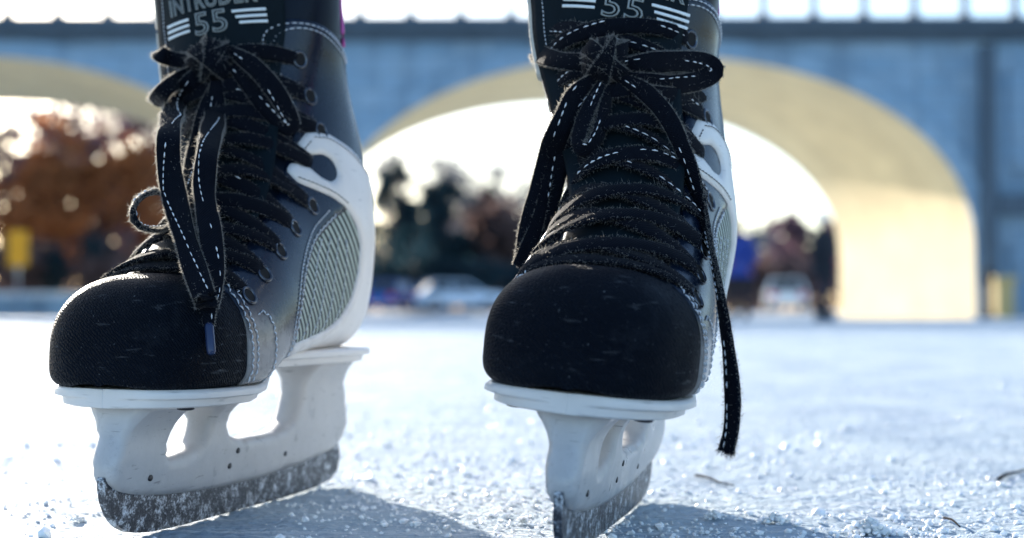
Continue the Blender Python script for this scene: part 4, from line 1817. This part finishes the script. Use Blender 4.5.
specs = [   # px, depth, height, spread, leaf, kind, label, category
    (-60, 74, 14.0, 5.6, 'plum_leaf', 'round', 'plum brown tree at the extreme left edge'),
    (2, 70, 11.8, 3.8, 'rust_leaf', 'round', 'bright orange autumn tree above the yellow sign'),
    (52, 82, 16.0, 5.4, 'plum_leaf', 'round', 'tall plum brown tree right of the yellow sign'),
    (98, 72, 11.0, 4.0, 'rust_leaf', 'round', 'reddish brown tree over the two red tail lamps'),
    (142, 78, 14.6, 5.2, 'plum_leaf', 'round', 'plum brown tree behind the cuff of the turned skate'),
    (190, 86, 13.5, 4.6, 'green_leaf', 'round', 'dark tree hidden behind the turned skate'),
    (392, 92, 11.0, 3.2, 'green_leaf', 'cone', 'dark evergreen tree just right of the white heel shell'),
    (428, 84, 8.4, 2.6, 'green_leaf', 'cone', 'shorter dark evergreen over the blue parked cars'),
    (470, 100, 15.0, 4.0, 'twig', 'bare', 'tall bare tree with thin crown against the white sky'),
    (505, 88, 8.5, 3.2, 'brown_leaf', 'round', 'brown tree at the left edge of the toe on skate'),
    (448, 110, 9.6, 4.2, 'brown_leaf', 'round', 'brown tree between the evergreens, farthest back'),
    (738, 84, 7.4, 2.4, 'twig', 'bare', 'leafless brownish tree right of the toe on skate'),
    (768, 96, 7.2, 3.0, 'brown_leaf', 'round', 'low brown tree over the white parked car'),
    (804, 90, 9.0, 2.4, 'plum_leaf', 'round', 'narrow plum brown tree over the person in black'),
    (410, 118, 19.0, 5.0, 'twig', 'bare', 'tall bare tree with grey twigs behind the evergreens'),
    (500, 112, 17.0, 5.0, 'twig', 'bare', 'tall bare tree with grey twigs beside the laces of the toe on skate'),
    (444, 88, 9.2, 2.8, 'green_leaf', 'cone', 'evergreen standing just left of the pale blue car roof'),
    (486, 90, 8.8, 2.8, 'green_leaf', 'cone', 'evergreen closest to the toe of the toe on skate'),
    (600, 95, 9.0, 4.0, 'green_leaf', 'round', 'dark tree hidden behind the toe on skate'),
]
for px, Y, h, sp, leaf, kind, lab in specs:
    tree({'cone': 'evergreen_tree', 'bare': 'bare_tree', 'round': 'autumn_tree'}[kind], px_x(px, Y), Y, h, sp, M[leaf], lab,
         {'cone': 4200, 'bare': 3800, 'round': 3500}[kind], {'cone': 0.30, 'bare': 0.16, 'round': 0.27}[kind], 'cone' if kind == 'cone' else 'round')
for px, Y, leaf, lab in ((20, 66, 'brown_leaf', 'brown shrub behind the yellow sign post'), (70, 67, 'green_leaf', 'dark shrub behind the two red lamps'),
                         (120, 66, 'brown_leaf', 'brown shrub near the lace loop of the turned skate'), (400, 80, 'green_leaf', 'dark shrub behind the blue parked car'),
                         (450, 80, 'green_leaf', 'dark shrub behind the pale blue parked car'), (745, 78, 'brown_leaf', 'brown shrub behind the person in bright blue'),
                         (790, 78, 'brown_leaf', 'brown shrub behind the white parked car'), (500, 79, 'green_leaf', 'dark shrub beside the toe on skate')):
    tree('shrub', px_x(px, Y), Y, 3.6, 2.0, M[leaf], lab, 1800, 0.2, cat='shrub')

# far wood closing the horizon
rnd = random.Random(3)
verts, faces = [], []
for k in range(26000):
    x = rnd.uniform(-190, 150)
    hmax = 7.5 + 3.5 * noise.noise((x * 0.06, 1, 0)) + 2.0 * noise.noise((x * 0.25, 5, 0))
    z = 0.2 + hmax * rnd.random() ** 0.9
    p = Vector((x, 165 + rnd.uniform(-6, 6), z))
    d = Vector((rnd.gauss(0, 1), rnd.gauss(0, 1), rnd.gauss(0, 1))).normalized()
    s = d.cross(Vector((rnd.gauss(0, 1), rnd.gauss(0, 1), 0.3))).normalized()
    l = rnd.uniform(0.35, 0.8)
    b = len(verts)
    verts += [p - d * l, p + s * l * 0.6, p + d * l, p - s * l * 0.6]
    faces.append((b, b + 1, b + 2, b + 3))
o = from_lists('distant_wood', verts, faces, M['brown_leaf'], smooth=False)
tag(o, 'hazy brown wood closing the view beyond the bridge', 'wood', kind='stuff')

# ------------------------------------------------------------------ cars
def car(px, Y, rot, paint, label):
    r = empty('parked_car', (px_x(px, Y), Y, 0.22), (0, 0, rot))
    tag(r, label, 'car', 'cars parked beyond the bridge')
    # side profile (x along, z up), lofted over five widths
    lower = [(-2.1, 0.38), (-2.15, 0.62), (-2.05, 0.86), (-1.2, 0.93), (1.0, 0.95), (1.95, 0.86), (2.12, 0.66), (2.1, 0.36)]
    bm = bmesh.new()
    rings = []
    for y, s, dz in ((-0.86, 0.97, 0), (-0.8, 1.0, 0.02), (0, 1.02, 0.04), (0.8, 1.0, 0.02), (0.86, 0.97, 0)):
        rings.append([bm.verts.new((x * s, y, z + (dz if z > 0.5 else 0))) for x, z in lower])
    for i in range(4):
        for k in range(len(lower)):
            k2 = (k + 1) % len(lower)
            bm.faces.new((rings[i][k], rings[i][k2], rings[i + 1][k2], rings[i + 1][k]))
    bm.faces.new(rings[0])
    bm.faces.new(list(reversed(rings[-1])))
    bmesh.ops.recalc_face_normals(bm, faces=bm.faces)
    obj('body', bm, paint, r, False)

    def cabin(bm, ins, z1, x0, x1, x2, x3, zb):
        a = [bm.verts.new((x, sg * (0.80 - ins), zb)) for sg in (-1, 1) for x in (x0, x3)]
        b = [bm.verts.new((x, sg * (0.62 - ins), z1)) for sg in (-1, 1) for x in (x1, x2)]
        bm.faces.new((a[0], a[1], b[1], b[0]))
        bm.faces.new((a[2], b[2], b[3], a[3]))
        bm.faces.new((a[0], b[0], b[2], a[2]))
        bm.faces.new((a[1], a[3], b[3], b[1]))
        bm.faces.new((b[0], b[1], b[3], b[2]))
    bm = bmesh.new()
    cabin(bm, 0, 1.40, -1.75, -1.25, 0.35, 1.05, 0.94)
    obj('windows', bm, M['glass'], r, False)
    bm = bmesh.new()
    add_box(bm, -1.32, 0.40, -0.64, 0.64, 1.39, 1.46, 0.03)
    for sg in (-1, 1):
        add_tube(bm, [Vector((-1.28, sg * 0.63, 1.41)), Vector((-1.76, sg * 0.81, 0.94))], 0.05, 6)
        add_tube(bm, [Vector((0.37, sg * 0.63, 1.41)), Vector((1.06, sg * 0.81, 0.94))], 0.045, 6)
        add_tube(bm, [Vector((-0.45, sg * 0.64, 1.41)), Vector((-0.45, sg * 0.82, 0.94))], 0.045, 6)
    obj('roof', bm, paint, r, False)
    for x in (-1.32, 1.32):
        for sg in (-1, 1):
            bm = bmesh.new()
            add_tube(bm, [Vector((x, sg * 0.66, 0.32)), Vector((x, sg * 0.88, 0.32))], 0.32, 18)
            t = obj('wheel', bm, M['rubber'], r)
            bm = bmesh.new()
            add_tube(bm, [Vector((x, sg * 0.87, 0.32)), Vector((x, sg * 0.895, 0.32))], 0.2, 14)
            obj('rim', bm, M['chrome'], t)
    for sg in (-1, 1):
        bm = bmesh.new()
        add_box(bm, -2.2, -2.0, sg * 0.62 - 0.16, sg * 0.62 + 0.16, 0.64, 0.84, 0.03)
        obj('tail_light', bm, M['tail'], r)
        bm = bmesh.new()
        add_box(bm, 2.0, 2.17, sg * 0.6 - 0.18, sg * 0.6 + 0.18, 0.6, 0.78, 0.03)
        obj('headlight', bm, M['lamp'], r)


car(392, 66, R(78), car_paint('mid_blue_car_paint', (0.03, 0.12, 0.42)), 'mid blue car parked next to the white heel shell')
car(420, 69, R(85), car_paint('navy_car_paint', (0.012, 0.03, 0.12)), 'dark navy car parked second beyond the arch')
car(457, 65, R(20), car_paint('pale_blue_car_paint', (0.45, 0.62, 0.80)), 'pale blue car parked between the two skates')
car(785, 62, R(82), car_paint('white_car_paint', (0.80, 0.80, 0.80)), 'white car parked beyond the arch beside the person in black')
car(88, 92, R(90), car_paint('black_car_paint', (0.02, 0.025, 0.04)), 'dark car with red tail lamps seen through the left arch')

# yellow sign
r = empty('road_sign', (px_x(18, 57.6), 57.6, 0))
tag(r, 'yellow upright sign on a grey post by the low wall', 'sign')
bm = bmesh.new()
add_tube(bm, [Vector((0, 0, 0)), Vector((0, 0, 3.6))], 0.05, 10)
obj('post', bm, M['chrome'], r)
bm = bmesh.new()
add_box(bm, -0.42, 0.42, -0.08, -0.05, 2.1, 3.55, 0.012)
obj('sign_plate', bm, M['yellow'], r, False)

# ------------------------------------------------------------------ people far behind
def skin_mesh(verts, edges, radii, root_i):
    me = bpy.data.meshes.new('figure')
    me.from_pydata(verts, edges, [])
    ob = bpy.data.objects.new('figure', me)
    COL.objects.link(ob)
    sk = ob.modifiers.new('skin', 'SKIN')
    for i, v in enumerate(me.skin_vertices[0].data):
        rr = radii[i]
        v.radius = rr if isinstance(rr, tuple) else (rr, rr)
        v.use_root = (i == root_i)
    sb = ob.modifiers.new('sub', 'SUBSURF')
    sb.levels = 2
    sb.render_levels = 2
    dg = bpy.context.evaluated_depsgraph_get()
    out = bpy.data.meshes.new_from_object(ob.evaluated_get(dg))
    bpy.data.objects.remove(ob)
    return out


def ball(bm, c, rx, ry, rz, seg=20):
    r_ = bmesh.ops.create_uvsphere(bm, u_segments=seg, v_segments=seg // 2, radius=1)
    for v in r_['verts']:
        v.co = Vector((c[0] + v.co.x * rx, c[1] + v.co.y * ry, c[2] + v.co.z * rz))


def person(px, Y, h, rotz, coat, hat, label, arm_fwd):
    r = empty('person', (px_x(px, Y), Y, 0), (0, 0, rotz))
    tag(r, label, 'person', 'people standing on the ice')
    s = h / 1.75
    # body facing -y
    V = [(0, 0, 0.96), (0, 0, 1.15), (0, 0.01, 1.34), (0, 0, 1.46), (0, -0.01, 1.54), (0, -0.02, 1.64),      # 0-5 pelvis..head
         (0.17, 0, 1.41), (0.24, 0.02, 1.14), (0.22, -0.12 * arm_fwd, 0.93), (0.21, -0.16 * arm_fwd, 0.84),   # 6-9
         (-0.17, 0, 1.41), (-0.25, 0.0, 1.14), (-0.20, -0.2 * arm_fwd, 1.0), (-0.14, -0.27 * arm_fwd, 0.97),  # 10-13
         (0.10, 0, 0.88), (0.12, -0.03, 0.50), (0.13, 0.02, 0.10), (0.13, -0.12, 0.05),                      # 14-17
         (-0.10, 0, 0.88), (-0.11, -0.05, 0.50), (-0.12, 0.03, 0.10), (-0.12, -0.11, 0.05)]
    E = [(0, 1), (1, 2), (2, 3), (3, 4), (4, 5), (2, 6), (6, 7), (7, 8), (8, 9), (2, 10), (10, 11), (11, 12), (12, 13), (0, 14), (14, 15), (15, 16), (16, 17), (0, 18), (18, 19), (19, 20), (20, 21)]
    rad = [(0.17, 0.12), (0.155, 0.115), (0.18, 0.12), (0.08, 0.075), 0.055, 0.075, 0.075, 0.052, 0.04, 0.03, 0.075, 0.052, 0.04, 0.03, 0.095, 0.065, 0.045, 0.045, 0.095, 0.065, 0.045, 0.045]
    V = [tuple(c * s for c in v) for v in V]
    me = skin_mesh(V, E, rad, 0)
    obj('body', me, M['pants'], r)
    # coat: torso and sleeves, a shell over the body
    cv = [0, 1, 2, 3, 6, 7, 8, 10, 11, 12]
    idx = {k: i for i, k in enumerate(cv)}
    V2 = [V[k] for k in cv] + [(0, 0, 0.80 * s)]
    E2 = [(idx[a], idx[b]) for a, b in E if a in idx and b in idx] + [(0, len(cv))]
    r2 = []
    for k in cv:
        q = rad[k]
        q = q if isinstance(q, tuple) else (q, q)
        r2.append((q[0] * 1.25 + 0.03, q[1] * 1.3 + 0.03))
    r2.append((0.19, 0.15))
    obj('coat', skin_mesh(V2, E2, r2, 0), coat, r)
    bm = bmesh.new()        # head with nose and ears
    ball(bm, (0, -0.02 * s, 1.65 * s), 0.078 * s, 0.098 * s, 0.118 * s)
    ball(bm, (0, -0.122 * s, 1.64 * s), 0.014 * s, 0.02 * s, 0.022 * s, 8)
    for sg in (-1, 1):
        ball(bm, (sg * 0.08 * s, -0.01 * s, 1.645 * s), 0.012 * s, 0.022 * s, 0.032 * s, 8)
    hd = obj('head', bm, M['skin'], r)
    bm = bmesh.new()
    for sg in (-1, 1):
        ball(bm, (sg * 0.03 * s, -0.108 * s, 1.665 * s), 0.012 * s, 0.008 * s, 0.008 * s, 8)
    obj('eyes', bm, M['hair'], hd)
    bm = bmesh.new()
    add_tube(bm, [Vector((-0.025, -0.112, 1.598)) * s, Vector((0, -0.117, 1.594)) * s, Vector((0.025, -0.112, 1.598)) * s], 0.006 * s, 6)
    obj('mouth', bm, M['mitten'], hd)
    bm = bmesh.new()
    ball(bm, (0, 0.0, 1.70 * s), 0.094 * s, 0.108 * s, 0.095 * s)
    if hat == 'hat_white':
        ball(bm, (0, 0.0, 1.805 * s), 0.035 * s, 0.035 * s, 0.035 * s, 12)
    obj('hat' if hat == 'hat_white' else 'hair', bm, M[hat], r)
    for k, nm in ((9, 0.21), (13, -0.14)):
        bm = bmesh.new()
        c = Vector(V[k])
        ball(bm, c, 0.042, 0.048, 0.05, 12)
        obj('mitten', bm, M['mitten'], r)
        sgn = 1 if k == 9 else -1
        bm2 = None
    for sg in (1, -1):      # skates
        bm = bmesh.new()
        add_box(bm, sg * 0.125 * s - 0.05, sg * 0.125 * s + 0.05, -0.17, 0.10, 0.045, 0.13, 0.03)
        add_box(bm, sg * 0.125 * s - 0.045, sg * 0.125 * s + 0.045, -0.02, 0.095, 0.12, 0.27, 0.03)
        add_box(bm, sg * 0.125 * s - 0.004, sg * 0.125 * s + 0.004, -0.18, 0.12, 0.0, 0.05)
        obj('skate', bm, M['rubber'], r, False)


person(823, 23.8, 1.80, R(60), M['coat_black'], 'hat_white', 'person in a black coat and pale hat standing on the ice by the arch', 1.0)
person(739, 24.6, 1.78, R(-20), M['coat_blue'], 'hair', 'person in a bright blue jacket half hidden behind the toe on skate', 0.6)
